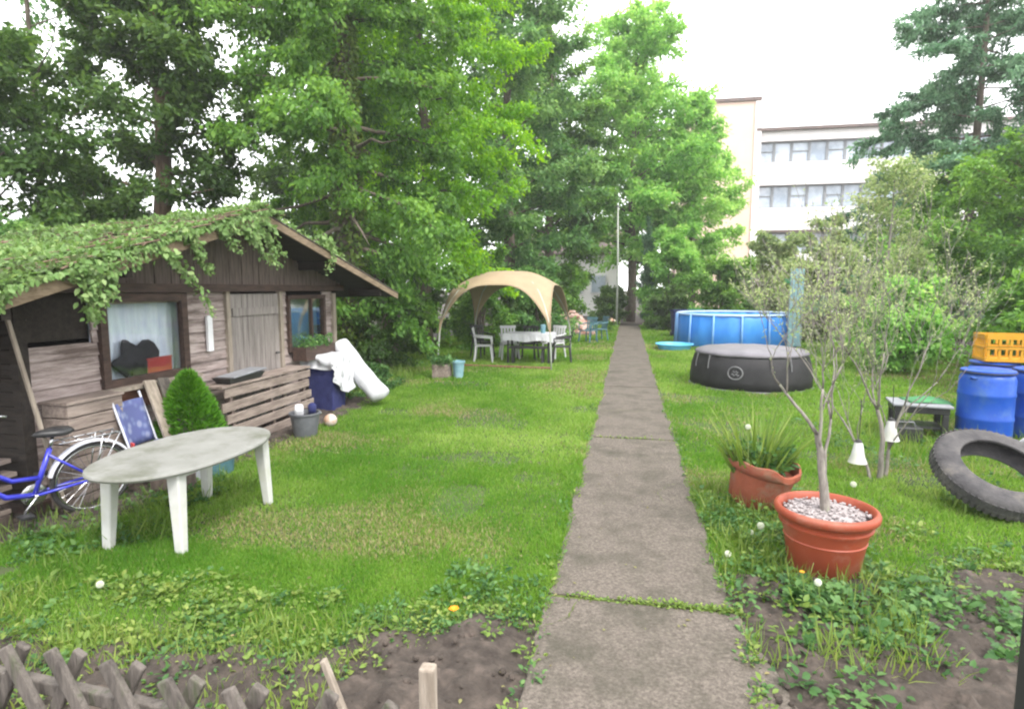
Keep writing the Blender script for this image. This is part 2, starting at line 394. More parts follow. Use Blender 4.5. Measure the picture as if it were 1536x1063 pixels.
# concrete path: cast slabs with mossy joints
pm = MB(); jm = MB(); random.seed(3)
joints = [1.2, 3.5, 7.55, 11.6, 15.7, 19.8, 24.0, 28.0, 31.0]
for a, b in zip(joints[:-1], joints[1:]):
    n = 44; dz = random.uniform(-.004, .004); sk = random.uniform(-.012, .012)
    L = [(-.455 + sk + .022 * (random.random() - .5), a + .022 + (b - a - .044) * i / n) for i in range(n + 1)]
    Rr = [(.635 + sk + .024 * (random.random() - .5), a + .022 + (b - a - .044) * i / n) for i in range(n + 1)]
    vs = []
    for (x0, y0), (x1, y1) in zip(L, Rr):
        z = .028 + dz
        if a < 2: x1 += .36 * (1 - (y0 - a) / (b - a)) + .03
        vs += [(x0, y0, -.05), (x0, y0, z - .006), (x0 + .008, y0, z), (x1 - .008, y1, z), (x1, y1, z - .006), (x1, y1, -.05)]
    fs = []
    for i in range(n):
        for k in range(5): fs.append((i * 6 + k, i * 6 + 6 + k, i * 6 + 7 + k, i * 6 + 1 + k))
    fs += [tuple(range(6)), tuple(n * 6 + k for k in range(5, -1, -1))]
    fs = [f[::-1] for f in fs]
    pm.add(vs, fs)
    jm.box((.09, b, -.02), (1.05, .07, .07))
path = tag(pm.build('path', M['concrete']), 'straight grey concrete slab path running away through the lawn', 'path', kind='structure')
jm.build('joint_moss', M['moss'], path)
def crack(pts, wd):
    cb = MB(); vs = []; fs = []; random.seed(len(pts)); q = []
    for (a, b), (c, d_) in zip(pts[:-1], pts[1:]):
        for k in range(8): q.append((a + (c - a) * k / 8 + random.uniform(-.008, .008), b + (d_ - b) * k / 8 + random.uniform(-.008, .008)))
    q.append(pts[-1])
    for i, (x, y) in enumerate(q):
        ww = wd * (.5 + random.random()) * (1 - .8 * i / len(q)); vs += [(x - ww, y - ww, .0355), (x + ww, y + ww, .0355)]
    for i in range(len(q) - 1): fs.append((2 * i, 2 * i + 1, 2 * i + 3, 2 * i + 2))
    cb.add(vs, fs).build('crack', M['moss'], path)
crack([(-.46, 3.1), (-.3, 3.24), (-.27, 3.42), (-.2, 3.49)], .006)
crack([(.64, 5.9), (.42, 5.75), (.3, 5.5), (.36, 5.2)], .004)
crack([(-.46, 9.1), (-.1, 9.3), (.2, 9.2), (.63, 9.5)], .006)

# rough soil of the two front beds
def soil_bed(name, x0, x1, y0, y1, label, seed):
    nx, ny = int((x1 - x0) / .03), int((y1 - y0) / .03)
    X, Y = np.meshgrid(np.linspace(x0, x1, nx), np.linspace(y0, y1, ny))
    Z = .004 + .05 * vnoise(X, Y, 3.0, seed) * vnoise(X, Y, 9, seed + 1) + .045 * vnoise(X, Y, 14, seed + 2) ** 2 + .03 * vnoise(X, Y, 30, seed + 3) ** 2
    e = np.minimum(np.minimum(X - x0, x1 - X), np.minimum(Y - y0, y1 - Y)); ed_ = (near_left(X) if x0 < -1 else near_right(X)) - Y
    if name == 'flower_bed': e = np.minimum(e, ed_ + .1)
    Z = Z * np.clip(e / .25, 0, 1) - .012 * (1 - np.clip(e / .2, 0, 1))
    b = MB(); b.v = list(zip(X.ravel().tolist(), Y.ravel().tolist(), Z.ravel().tolist()))
    b.f = [(j * nx + i, j * nx + i + 1, (j + 1) * nx + i + 1, (j + 1) * nx + i) for j in range(ny - 1) for i in range(nx - 1)]
    return tag(b.build(name, M['soil'], smooth=True), label, 'soil', kind='structure')
soil_bed('flower_bed', -3.6, -.47, 1.3, 3.45, 'bare earth bed behind the lattice fence', 20)
soil_bed('flower_bed', .66, 4.2, 1.6, 4.5, 'dark earth bed with weeds right of the path', 30)
soil_bed('trodden_strip', -4.9, -4.0, 3.6, 9.8, 'bare trodden soil along the front of the shed', 40)

# ---------------------------------------------------------------- far building
def windows_band(b, x0, x1, z0, z1, y, n):
    wd = (x1 - x0) / n
    for i in range(n):
        a = x0 + i * wd
        fr = MB()
        t = .09
        fr.box((a + t / 2, y, (z0 + z1) / 2), (t, .12, z1 - z0)); fr.box((a + wd - t / 2 - .01, y, (z0 + z1) / 2), (t, .12, z1 - z0))
        fr.box((a + wd / 2, y, z0 + t / 2), (wd - 2 * t - .02, .12, t)); fr.box((a + wd / 2, y, z1 - t / 2), (wd - 2 * t - .02, .12, t))
        if i % 2 == 0: fr.box((a + wd / 2, y, z0 + (z1 - z0) * .55), (wd - 2 * t - .02, .1, .06))
        f = fr.build('window', M['win_frame'], b)
        MB().box((a + wd / 2, y + .05, (z0 + z1) / 2), (wd - .02, .02, z1 - z0 - .02)).build('pane', M['far_glass'], f)
bl = thing('school_building', 'white flat roofed building with window bands and a pink tower, above the trees', 'building', (16, 52, 0))
tw = MB(); tw.box((7.0, 57, 8.3), (5.8, 10, 16.6)); tw.build('tower', M['render_pink'], bl)
MB().box((7.0, 57, 16.75), (6.1, 10.3, .26)).build('tower_roof', M['roofcap'], bl)
MB().box((9.86, 51.93, 8.3), (.5, .13, 16.5)).build('corner_pilaster', M['render_white'], bl)
wl = MB()
for z0, z1 in ((0, 1.6), (3.2, 4.7), (6.55, 8.3), (10.1, 11.85), (13.5, 14.25)): wl.box((19.2, 57.2, (z0 + z1) / 2), (18.6, 10, z1 - z0))
wl.box((19.2, 57.8, 7), (18.5, 8.6, 13.9))
wl.build('wall', M['render_white'], bl)
MB().box((19.2, 57.1, 14.36), (18.9, 10.5, .22)).build('roof', M['roofcap'], bl)
MB().box((19.2, 52.08, 6.45), (18.6, .12, .18)).build('ledge', M['roofcap'], bl)
windows_band(bl, 9.95, 28.3, 11.87, 13.48, 52.6, 14)
windows_band(bl, 9.95, 28.3, 8.32, 10.08, 52.6, 14)
windows_band(bl, 9.95, 28.3, 4.72, 6.34, 52.6, 14)

wh = thing('white_house', 'low white house glimpsed between the tree trunks at the far end', 'house', (-4.5, 43, 0))
MB().box((-4.5, 44, 2.1), (7.5, 4, 4.2)).build('wall', M['render_white'], wh)
rf = MB(); rf.add([(-8.6, 41.6, 4.15), (-.4, 41.6, 4.15), (-.4, 44, 5.9), (-8.6, 44, 5.9), (-8.6, 46.4, 4.15), (-.4, 46.4, 4.15), (-8.6, 41.6, 4.3), (-.4, 41.6, 4.3), (-.4, 44, 6.05), (-8.6, 44, 6.05), (-8.6, 46.4, 4.3), (-.4, 46.4, 4.3)],
   [(6, 7, 8, 9), (9, 8, 11, 10), (0, 3, 2, 1), (3, 4, 5, 2), (0, 1, 7, 6), (4, 10, 11, 5), (0, 6, 9, 3), (3, 9, 10, 4), (1, 2, 8, 7), (2, 5, 11, 8)])
rf.build('roof', M['roofcap'], wh)
for x in (-6.4, -3.6, -2.0):
    f = MB().box((x, 41.97, 2.2), (1.1, .08, 1.3)).build('window', M['sign'], wh)
    MB().box((x, 41.92, 2.2), (.92, .03, 1.1)).build('pane', M['far_glass'], f)

# ---------------------------------------------------------------- shed
SX = -4.9                                    # facade plane
Y0, Y1 = 4.05, 9.39
RY, RZ = 6.62, 2.79                          # ridge
LE, RE_ = (2.9, 1.70), (10.8, 1.81)          # eaves (y, z)
def roof_z(y): return RZ - (RY - y) * (RZ - LE[1]) / (RY - LE[0]) if y < RY else RZ - (y - RY) * (RZ - RE_[1]) / (RE_[0] - RY)
shed = thing('garden_shed', 'weathered wooden garden shed with a gable roof overgrown by creeper', 'shed', (SX - 1.5, 6.6, 0))
openings = [(4.83, 5.92, .95, 1.76), (6.66, 7.82, .08, 1.86), (8.02, 9.08, .98, 1.78), (4.12, 4.74, 1.46, 1.86)]
wb = MB(); random.seed(5); h = .118; z = .1
while z < 1.85:
    z1 = min(z + h, 1.85); cuts = [Y0, Y1]
    for a, b, c, d in openings:
        if z1 > c + .02 and z < d - .02: cuts += [a, b]
    cuts.sort()
    segs = [(cuts[i], cuts[i + 1]) for i in range(0, len(cuts), 2)]
    for a, b in segs:
        if b - a > .03:
            tl = random.uniform(7, 11)
            wb.box((SX - .012 + random.uniform(-.003, .003), (a + b) / 2, (z + z1) / 2), (.022, b - a, z1 - z + .008), rot('Y', -tl))
    z = z1
for y in (Y0 - .02, Y1 + .02):
    ew = MB()
    for k in range(15): ew.box((SX - 2, y, .16 + k * .118), (4.0, .024, .112))
    ew.build('end_wall', M['soffit'], shed)  # near-black colour puts the roof's shade into these pale boards
for (y, zz) in ((Y0 + .05, 1.7), (6.3, 1.8), (7.9, 1.8), (Y1 - .05, 1.8)):
    pass
wb.build('wall', M['siding'], shed)
for yy, mm in ((Y1 + .012, 'palewood'), (Y0 - .012, 'soffit')): MB().box((SX + .012, yy, .92), (.07, .1, 1.8)).build('corner_board', M[mm], shed)  # the near board is coloured dark to imitate shade under the roof
MB().box((SX - 2.1, (Y0 + Y1) / 2, .04), (4.3, Y1 - Y0, .1)).build('base', M['darkwood'], shed)
ib = MB(); ib.box((SX - .9, (Y0 + Y1) / 2, .95), (.04, Y1 - Y0 - .1, 1.7)); ib.build('dark_backing', M['black_cloth'], shed)  # black sheet behind the facade, standing in for the unlit interior
MB().box((SX + .03, (Y0 + Y1) / 2 + .05, 1.905), (.1, Y1 - Y0 + .5, .09)).build('beam', M['darkwood'], shed)
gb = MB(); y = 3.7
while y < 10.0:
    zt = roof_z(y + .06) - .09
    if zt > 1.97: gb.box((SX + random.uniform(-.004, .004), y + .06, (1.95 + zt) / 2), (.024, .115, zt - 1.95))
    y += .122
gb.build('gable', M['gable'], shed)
def slab(ya, za, yb, zb, x0, x1, t):
    return [(x0, ya, za), (x1, ya, za), (x1, yb, zb), (x0, yb, zb), (x0, ya, za - t), (x1, ya, za - t), (x1, yb, zb - t), (x0, yb, zb - t)], [(0, 1, 2, 3), (7, 6, 5, 4), (0, 4, 5, 1), (1, 5, 6, 2), (2, 6, 7, 3), (3, 7, 4, 0)]
SAG = .068
def sagged(vf, ridge):   # the old ridge sinks towards the back
    vs, fs = vf; return [(x, y, z - SAG * (-4.3 - x) * (1 if abs(y - RY) < .01 else .25)) for x, y, z in vs], fs
r = MB(); r.add(*sagged(slab(LE[0], LE[1], RY, RZ, -9.4, -4.3, .06), 1)); r.add(*sagged(slab(RY, RZ, RE_[0], RE_[1], -9.4, -4.3, .06), 0))
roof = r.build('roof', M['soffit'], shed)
r = MB(); r.add(*sagged(slab(LE[0] - .03, LE[1] + .012, RY, RZ + .02, -9.4, -4.28, .016), 1)); r.add(*sagged(slab(RY, RZ + .02, RE_[0] + .03, RE_[1] + .012, -9.4, -4.28, .016), 0))
r.build('roof_felt', M['felt'], roof)
bb = MB(); bb.bar((-4.285, LE[0], LE[1] - .06), (-4.285, RY - .004, RZ - .06), .026, .1); bb.bar((-4.285, RY + .004, RZ - .06), (-4.285, RE_[0], RE_[1] - .06), .026, .09)
bb.build('bargeboard', M['barge'], roof)
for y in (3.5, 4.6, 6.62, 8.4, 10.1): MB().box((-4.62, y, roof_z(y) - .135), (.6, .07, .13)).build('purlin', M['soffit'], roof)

def window(parent, y0, y1, z0, z1, mat_frame, t=.07, mull=False):
    f = MB(); x = SX + .012
    f.box((x, y0 + t / 2, (z0 + z1) / 2), (.07, t, z1 - z0)); f.box((x, y1 - t / 2, (z0 + z1) / 2), (.07, t, z1 - z0))
    f.box((x, (y0 + y1) / 2, z1 - t / 2), (.07, y1 - y0 - 2 * t, t)); f.box((x, (y0 + y1) / 2, z0 + t / 2), (.07, y1 - y0 - 2 * t, t))
    if mull: f.box((x, y0 + (y1 - y0) * .62, (z0 + z1) / 2), (.05, .045, z1 - z0 - 2 * t))
    fo = f.build('window', mat_frame, parent, bevel=.004)
    MB().box((x - .008, (y0 + y1) / 2, (z0 + z1) / 2), (.006, y1 - y0 - 1.9 * t, z1 - z0 - 1.9 * t)).build('pane', M['glass'], fo)
    return fo
w1 = window(shed, 4.8, 5.95, .93, 1.85, M['darkwood'], .085)
MB().box((SX + .07, 5.375, .925), (.16, 1.25, .035)).build('sill', M['palewood'], w1)
MB().box((SX + .02, 5.375, .8), (.04, 1.12, .2)).build('apron', M['redwood'], w1)
cu = MB(); n = 60
vs = []; fs = []
for i in range(n + 1):
    y = 4.86 + 1.34 * i / n; x = SX - .16 + .022 * math.sin(i * 1.35) + .01 * math.sin(i * .6)
    vs += [(x, y, 1.82), (x + .01 * math.sin(i * .9), y, .97)]
for i in range(n): fs.append((2 * i, 2 * i + 2, 2 * i + 3, 2 * i + 1))
cu.add(vs, fs); cu.build('curtain', M['curtain'], w1, smooth=True)
w2 = window(shed, 8.0, 9.1, .96, 1.8, M['darkwood'], .06, True)
MB().box((SX - .1, 8.55, 1.38), (.012, 1.0, .8)).build('blind', M['blind'], w2)
# plank door
d = MB()
for i in range(9):
    a = 6.72 + i * .117
    d.box((SX + .004 + random.uniform(-.003, .003), a + .0575, .97), (.03, .112, 1.72))
dr = d.build('door', M['door'], shed, bevel=.003)
for zz in (1.6, .4): MB().box((SX + .03, 7.24, zz), (.024, 1.0, .1)).build('crossbar', M['door'], dr)
MB().tube([(SX + .02, 7.68, 1.0), (SX + .07, 7.68, 1.0), (SX + .07, 7.6, 1.0)], .012).build('handle', M['metal_dark'], dr)
for yy in (6.665, 7.825): MB().box((SX + .012, yy, .98), (.06, .07, 1.78)).build('door_post', M['palewood'], shed)
MB().box((SX - .08, 4.43, 1.66), (.02, .66, .44)).build('eave_shade_panel', M['soffit'], shed)  # dark recessed panel standing in for the shade below the overhang
MB().box((SX + .035, 6.3, 1.37), (.03, .085, .42)).build('thermometer_board', M['sign'], shed)

# things inside the large window
bagm = MB().sphere((SX - .08, 5.36, 1.17), .3, 20, 14, .62)
bagm.v = [(SX - .08 + (p[0] - SX + .08) * .17, p[1] + .04 * math.sin(p[2] * 31), p[2] + .05 * math.sin(p[1] * 23)) for p in bagm.v]
bagm.v = [(p[0], p[1] + .16 * (1.17 - p[2]) - .02, p[2]) for p in bagm.v]
tag(bagm.build('bag', M['black_cloth'], smooth=True), 'black bag behind the pane of the large shed window', 'bag')
MB_r = MB().box((SX - .045, 5.58, 1.075), (.04, .34, .15)).box((SX - .045, 5.58, 1.16), (.046, .36, .02))
tag(MB_r.build('storage_box', M['red'], bevel=.008), 'red box lying inside the large shed window', 'box')

# ---------------------------------------------------------------- trees
def tree(name, label, cat, base, H, tr, cs, env, nl, nleaf, ls, mat, bark, seed, el=(15, 50), droop=.15, tpl=DIAMOND, group=None, spread=.11, stems=1, twigs=9, lean=(0, 0), sub=.42, sag=.5, gap=.12, wmul=1.0, tint0=.0, upn=.6):
    rg = np.random.default_rng(seed); rd = random.Random(seed)
    t = thing(name, label, cat, base, group=group)
    B = Vector(base); wood = MB(); LMx = LM(tpl); tips = []
    for s in range(stems):
        if stems > 1:
            a = 2 * math.pi * (s + rd.random() * .6) / stems; off = Vector((math.cos(a), math.sin(a), 0)) * env(.3) * rd.uniform(.15, .4)
            hh = H * rd.uniform(.75, 1)
        else: off = Vector((lean[0], lean[1], 0)); hh = H
        pts = [B + off * ((k / 8) ** 1.3) + Vector((rd.uniform(-1, 1), rd.uniform(-1, 1), 0)) * (tr * .5 if 0 < k else 0) + Vector((0, 0, hh * k / 8 - (.1 if k == 0 else 0))) for k in range(9)]
        wood.tube(pts, [max(tr * (1 - .9 * k / 8) * (1.25 if k == 0 else 1), .006) for k in range(9)], 8)
        m = max(3, nl // stems)
        for i in range(m):
            f = cs + (.985 - cs) * ((i + rd.random() * .8) / m)
            u = (f - cs) / (1 - cs)
            p0 = pts[min(int(f * 8), 7)].lerp(pts[min(int(f * 8) + 1, 8)], f * 8 - int(f * 8))
            az = i * 2.39996 + rd.uniform(-.5, .5) + s; L = env(u) * rd.uniform(.72, 1.1) * (.75 if stems > 1 else 1)
            e = rad(el[0] + (el[1] - el[0]) * u + rd.uniform(-8, 8))
            dv = Vector((math.cos(az) * math.cos(e), math.sin(az) * math.cos(e), math.sin(e)))
            lp = [p0 + dv * (L * q) + Vector((0, 0, -droop * L * q * q)) + Vector((rd.gauss(0, .02), rd.gauss(0, .02), rd.gauss(0, .02))) * L for q in (0, .25, .5, .75, 1)]
            lr = max(tr * .24 * (1 - .7 * u), .006)
            wood.tube(lp, [lr, lr * .75, lr * .5, lr * .32, .004], 5, cap=False)
            if rd.random() < gap: continue
            lt = rd.uniform(-.14, .14)
            for j in range(twigs):
                q = .18 + .82 * (j + rd.random()) / twigs; k = min(int(q * 4), 3); b0 = lp[k].lerp(lp[k + 1], q * 4 - k)
                td = (dv * .8 + Vector((rd.gauss(0, .7), rd.gauss(0, .7), rd.gauss(0, .45)))).normalized(); tl = L * sub * (1.15 - .6 * q) * rd.uniform(.6, 1.2)
                b1 = b0 + td * tl + Vector((0, 0, -droop * tl))
                if j % 3 == 0: wood.tube([b0, b0.lerp(b1, .5) + Vector((0, 0, .03 * tl)), b1], [max(lr * .25, .004), .004, .003], 4, cap=False)
                tips.append((b0, b1, td, tl, lt + rd.gauss(0, .09), L))
    tot = sum(x[3] ** 1.2 for x in tips); nn = [max(4, int(nleaf * x[3] ** 1.2 / tot)) for x in tips]
    for (b0, b1, td, tl, lt, L), n in zip(tips, nn):
        q = rg.random(n) ** .8
        P = np.array(b0)[None] * (1 - q[:, None]) + np.array(b1)[None] * q[:, None] + rg.normal(0, spread * tl + ls * .35, (n, 3)) * np.array([1, 1, .6])
        D = np.array(td)[None] * .6 + rg.normal(0, .6, (n, 3)) + np.array([0, 0, -sag])
        Nn = rg.normal(0, .5, (n, 3)) + np.array([0, 0, upn])
        LMx.add(P, D, Nn, ls * rg.uniform(.45, 1.4, n), .42 + tint0 + lt + rg.normal(0, .17, n) + .12 * q, ls * wmul * rg.uniform(.7, 1.2, n))
    wood.build('trunk', M[bark], t, smooth=True)
    LMx.build('crown', LF[mat], t)
    return t
def broad(R, k=.7): return lambda u: R * max(.12, math.sin(math.pi * (.16 + .82 * u)) ** k)
def cone(R): return lambda u: R * max(.06, (1 - u) ** .85)
def column(R): return lambda u: R * max(.2, (1 - u ** 3) * (.75 + .25 * math.sin(3 * u)))
def shrubby(R): return lambda u: R * max(.25, math.sin(math.pi * (.3 + .6 * u)))

BG = 'trees behind the shed and along the garden'
tree('broadleaf_tree', 'dark bluish leaved tree behind the near end of the shed roof', 'tree', (-11.2, 9.0, 0), 6.1, .14, .12, broad(3.0), 26, 30000, .13, 'dark', 'bark', 11, group=BG)
tree('broadleaf_tree', 'tall dark tree with a brown trunk rising above the middle of the shed roof', 'tree', (-10.2, 12.0, 0), 12, .26, .2, broad(2.5, .5), 40, 42000, .15, 'dark', 'brownbark', 12, group=BG)
tree('bare_branched_tree', 'thin tree with almost bare arching branches in the pale sky gap', 'tree', (-12.3, 11.0, 0), 10.5, .12, .35, broad(3.4), 16, 5000, .13, 'bluish', 'bark', 13, gap=.35, group=BG)
bigtree = tree('ivy_clad_tree', 'big tree with a thick ivy grown trunk just behind the far end of the shed', 'tree', (-6.4, 13.2, 0), 13.5, .34, .13, broad(2.9, .45), 64, 80000, .13, 'mid', 'bark', 14, el=(-12, 35), droop=.3, sag=.9, group=BG)
il = LM(LEAF); n_ = 9000; q_ = np.random.default_rng(5); z_ = 11 * q_.random(n_) ** 1.1; a_ = q_.random(n_) * 6.283; r_i = .4 * (1 - .055 * z_) * (.85 + .35 * q_.random(n_))
il.add(np.stack([-6.4 + r_i * np.cos(a_), 13.2 + r_i * np.sin(a_), z_], 1), np.stack([np.cos(a_) * .5, np.sin(a_) * .5, np.full(n_, -.7)], 1) + q_.normal(0, .4, (n_, 3)), np.stack([np.cos(a_), np.sin(a_), np.full(n_, .4)], 1) + q_.normal(0, .4, (n_, 3)), .11 * q_.uniform(.6, 1.3, n_), .35 + q_.normal(0, .2, n_))
il.build('ivy', LF['olive'], bigtree)
tree('lime_green_tree', 'bright yellow green tree with hanging boughs above the tan gazebo', 'tree', (-6.1, 17.5, 0), 13.5, .24, .22, broad(3.7, .5), 52, 76000, .14, 'lime', 'bark', 15, el=(5, 40), droop=.45, sag=1.0, group=BG)
tree('broadleaf_tree', 'tall dark bluish tree right of the lime green tree', 'tree', (-5.0, 25.5, 0), 17, .3, .08, broad(3.9, .5), 60, 60000, .2, 'bluish', 'bark', 16, group=BG)
tree('maple_tree', 'tall fresh green maple beyond the far end of the path', 'tree', (.1, 35.0, 0), 16.4, .3, .2, broad(4.9, .6), 58, 64000, .24, 'fresh', 'bark', 17, group=BG)
tree('broadleaf_tree', 'mid green tree filling the gap beside the maple', 'tree', (-4.2, 32.5, 0), 16, .3, .12, broad(4.2), 46, 40000, .23, 'mid', 'bark', 18, group=BG)
tree('broadleaf_tree', 'pale green tree in front of the pink tower', 'tree', (3.7, 37.0, 0), 12.4, .22, .1, broad(3.9), 44, 42000, .22, 'fresh', 'bark', 19, group=BG, tint0=.1)
tree('broadleaf_tree', 'dark tree far behind the lime green tree', 'tree', (-11, 22, 0), 15, .3, .1, broad(4.2), 46, 36000, .22, 'dark', 'bark', 20, group=BG)
tree('columnar_conifer', 'narrow dark conifer standing by the far end of the path', 'tree', (.95, 31.5, 0), 5.4, .1, .03, column(.8), 60, 14000, .13, 'spruce', 'bark', 21, el=(50, 75), tpl=NEEDLE, wmul=1.6, sag=-.6)
SH = 'shrubs along the far side of the lawn'
shr = [
 ('dark undergrowth shrub behind the left leg of the gazebo', (-6.2, 15.4, 0), 2.6, 1.6, 'dark', 13000, .1),
 ('dark shrub hanging over the back of the gazebo', (-4.6, 18.6, 0), 3.1, 1.8, 'mid', 14000, .12),
 ('dark green shrub right behind the gazebo roof', (-2.9, 20.3, 0), 2.6, 1.6, 'bluish', 13000, .12),
 ('tall dark shrub beside the shed corner and the white roll', (-6.6, 10.9, 0), 2.3, 1.4, 'olive', 15000, .09),
 ('green shrub between the shed and the gazebo', (-5.7, 13.0, 0), 2.0, 1.2, 'dark', 12000, .085),
 ('shrub behind the heap of rubble', (-2.9, 27.0, 0), 2.8, 1.8, 'mid', 12000, .15),
 ('low dark shrub at the end of the path', (-.9, 32.8, 0), 2.0, 1.4, 'dark', 9000, .15),
 ('broad bright shrub left of the blue pool', (2.2, 30.5, 0), 5.0, 2.2, 'fresh', 20000, .17),
 ('rounded shrub behind the left half of the blue pool', (4.2, 27.4, 0), 3.0, 2.1, 'mid', 15000, .15),
 ('low dark hedge shrub by the wheeled bins', (1.9, 28.5, 0), 1.9, 1.4, 'dark', 9000, .14),
 ('tall olive shrub under the white building', (7.0, 31.0, 0), 4.4, 2.6, 'pale', 17000, .19),
 ('pale shrub behind the teal panel', (7.2, 24.0, 0), 4.2, 2.1, 'pale', 13000, .16),
 ('loose green shrub right of the blue pool', (7.6, 19.0, 0), 3.2, 1.9, 'fresh', 12000, .13),
 ('broad leaved bush beyond the little ornament tree', (6.1, 14.8, 0), 2.1, 1.5, 'fresh', 8000, .13),
 ('broad leaved bush behind the drums', (7.1, 12.2, 0), 2.15, 1.5, 'mid', 9000, .14),
 ('dark green hedge shrub far right behind the yellow crate', (9.3, 13.4, 0), 3.0, 2.0, 'dark', 14000, .13),
 ('tall dark shrub between the gazebo and the lime green tree', (-7.6, 19.5, 0), 3.4, 2.2, 'dark', 14000, .14),
 ('dark shrub deep in the shade behind the gazebo', (-5.6, 23.0, 0), 3.4, 2.1, 'mid', 13000, .15),
 ('dark shrub left of the rubble heap', (-3.9, 23.6, 0), 2.5, 1.6, 'dark', 11000, .14),
 ('dark shrub below the shed creeper at the far left', (-9.6, 7.4, 0), 3.2, 1.7, 'bluish', 14000, .1),
 ('dark hedge shrub behind the shed roof', (-10.2, 10.2, 0), 3.9, 2.0, 'dark', 15000, .12),
 ('green shrub behind the ridge of the shed', (-8.6, 13.4, 0), 3.8, 1.8, 'mid', 14000, .12),
]
for i, (lb, b, H, R, mt, n, ls) in enumerate(shr):
    tree('shrub', lb, 'shrub', b, H, .05, .05, shrubby(R), 34, n, ls, mt, 'bark', 60 + i, stems=5, el=(10, 65), group=SH, twigs=8, sub=.5, spread=.14)
tree('spruce_tree', 'tall spruce with sparse drooping boughs rising right of the white building', 'tree', (11.9, 24.5, 0), 17.5, .2, .16, lambda u: 5.6 * max(.05, (1 - u) ** .75), 84, 135000, .17, 'spruce', 'bark', 41, el=(-8, 22), droop=.22, tpl=NEEDLE, spread=.06, sub=.34, twigs=12, wmul=2.0, sag=.5)
tree('broadleaf_tree', 'dense olive brown tree at the right edge behind the drums', 'tree', (9.6, 16.5, 0), 5.6, .16, .1, broad(2.4), 40, 28000, .12, 'mid', 'brownbark', 42)
tree('birch_tree', 'slender pale birch with sparse foliage left of the spruce', 'tree', (6.6, 17.2, 0), 5.0, .06, .1, broad(1.8), 30, 7500, .1, 'pale', 'greybark', 43, el=(35, 70), sub=.5, gap=.2)
tree('broadleaf_tree', 'green tree between the birch and the spruce', 'tree', (10.2, 22.0, 0), 6.0, .14, .1, broad(2.6), 36, 15000, .16, 'mid', 'bark', 44, tint0=.08)
tree('shrub', 'small leafy bush on the lawn beside the white roll', 'shrub', (-4.55, 10.35, 0), .55, .015, .05, shrubby(.42), 20, 1600, .075, 'weed', 'bark', 45, stems=4)
# ================================================================ OBJECTS
# ---------------------------------------------------------------- creeper on the shed roof
iv = thing('roof_creeper', 'light green creeper covering the shed roof with strands hanging over the gable', 'creeper', (-6.0, 4.8, roof_z(4.8)))
rg = np.random.default_rng(91)
lm = LM(LEAF); n = 38000
y = rg.uniform(2.75, 6.95, n); x = -4.27 - 3.1 * rg.random(n) ** 1.25
keep = (vnoise(x, y, 1.6, 50) * .6 + vnoise(x, y, 4, 51) * .4 + np.clip((5.6 - y) * .12, -.2, .2)) > .3
x, y = x[keep], y[keep]; n = len(x)
rz_ = np.where(y < RY, RZ - (RY - y) * (RZ - LE[1]) / (RY - LE[0]), RZ - (y - RY) * (RZ - RE_[1]) / (RE_[0] - RY))
hgt = (.02 + .1 * vnoise(x, y, 2.4, 52)) * rg.random(n) ** .7
rz_ = rz_ - SAG * (-4.3 - x) * np.clip(1 - .75 * np.abs(y - RY) / (RY - LE[0]), .25, 1); P = np.stack([x, y, rz_ + .03 + hgt], 1)
D = rg.normal(0, .7, (n, 3)) + np.array([.35, -.35, -.25]); Nn = rg.normal(0, .45, (n, 3)) + np.array([.2, -.3, 1.0])
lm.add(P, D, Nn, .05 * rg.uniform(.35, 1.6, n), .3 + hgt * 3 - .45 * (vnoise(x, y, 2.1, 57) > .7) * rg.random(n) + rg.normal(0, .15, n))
n = 1700   # fringe spilling over the rake edge
y = rg.uniform(2.9, 6.9, n); z = np.where(y < RY, RZ - (RY - y) * (RZ - LE[1]) / (RY - LE[0]), RZ) + .05 - (rg.random(n) ** 2) * (.0 + .2 * np.clip(vnoise(y, y * 0, 2.2, 53) * 1.6 - .5, 0, 1))
P = np.stack([-4.24 + rg.normal(0, .035, n), y, z], 1)
lm.add(P, rg.normal(0, .5, (n, 3)) + np.array([.3, 0, -.8]), rg.normal(0, .5, (n, 3)) + np.array([1, -.3, .4]), .046 * rg.uniform(.6, 1.3, n), .45 + rg.normal(0, .16, n))
n = 700
y = rg.uniform(6.8, 8.7, n); z = RZ - (y - RY) * (RZ - RE_[1]) / (RE_[0] - RY) + .02 + .08 * rg.random(n)
lm.add(np.stack([-4.3 - .25 * rg.random(n), y, z], 1), rg.normal(0, .6, (n, 3)) + np.array([.3, .2, -.3]), rg.normal(0, .5, (n, 3)) + np.array([.6, 0, .8]), .065 * rg.uniform(.6, 1.3, n), .55 + rg.normal(0, .16, n))
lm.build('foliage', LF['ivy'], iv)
sm = MB(); random.seed(8)
for i in range(26):
    a = random.uniform(2.9, 6.6); p = []
    for k in range(7):
        yy = a + .25 * k * random.uniform(-.3, 1); xx = -7.5 + .54 * k + random.uniform(-.1, .1); yy = min(max(yy, 2.9), 6.9)
        p.append((xx, yy, roof_z(yy) - SAG * (-4.3 - xx) * max(.25, 1 - .75 * abs(yy - RY) / (RY - LE[0])) + .05 + random.random() * .06))
    sm.tube(p, .008, 5)
sm.build('stems', M['brownbark'], iv, smooth=True)
strands = [[(135, 392), (140, 420), (150, 447), (146, 470)], [(118, 400), (128, 432), (139, 465), (141, 482)], [(160, 400), (166, 425), (170, 447)],
           [(242, 372), (262, 392), (286, 415), (303, 440), (320, 470)], [(283, 352), (296, 372), (306, 398), (318, 408)], [(330, 340), (345, 362), (362, 378)],
           [(368, 345), (385, 362), (400, 385), (420, 402)], [(376, 335), (398, 350), (408, 372), (412, 392)], [(478, 352), (496, 362), (500, 385), (490, 405)], [(392, 326), (408, 345), (428, 388)]]
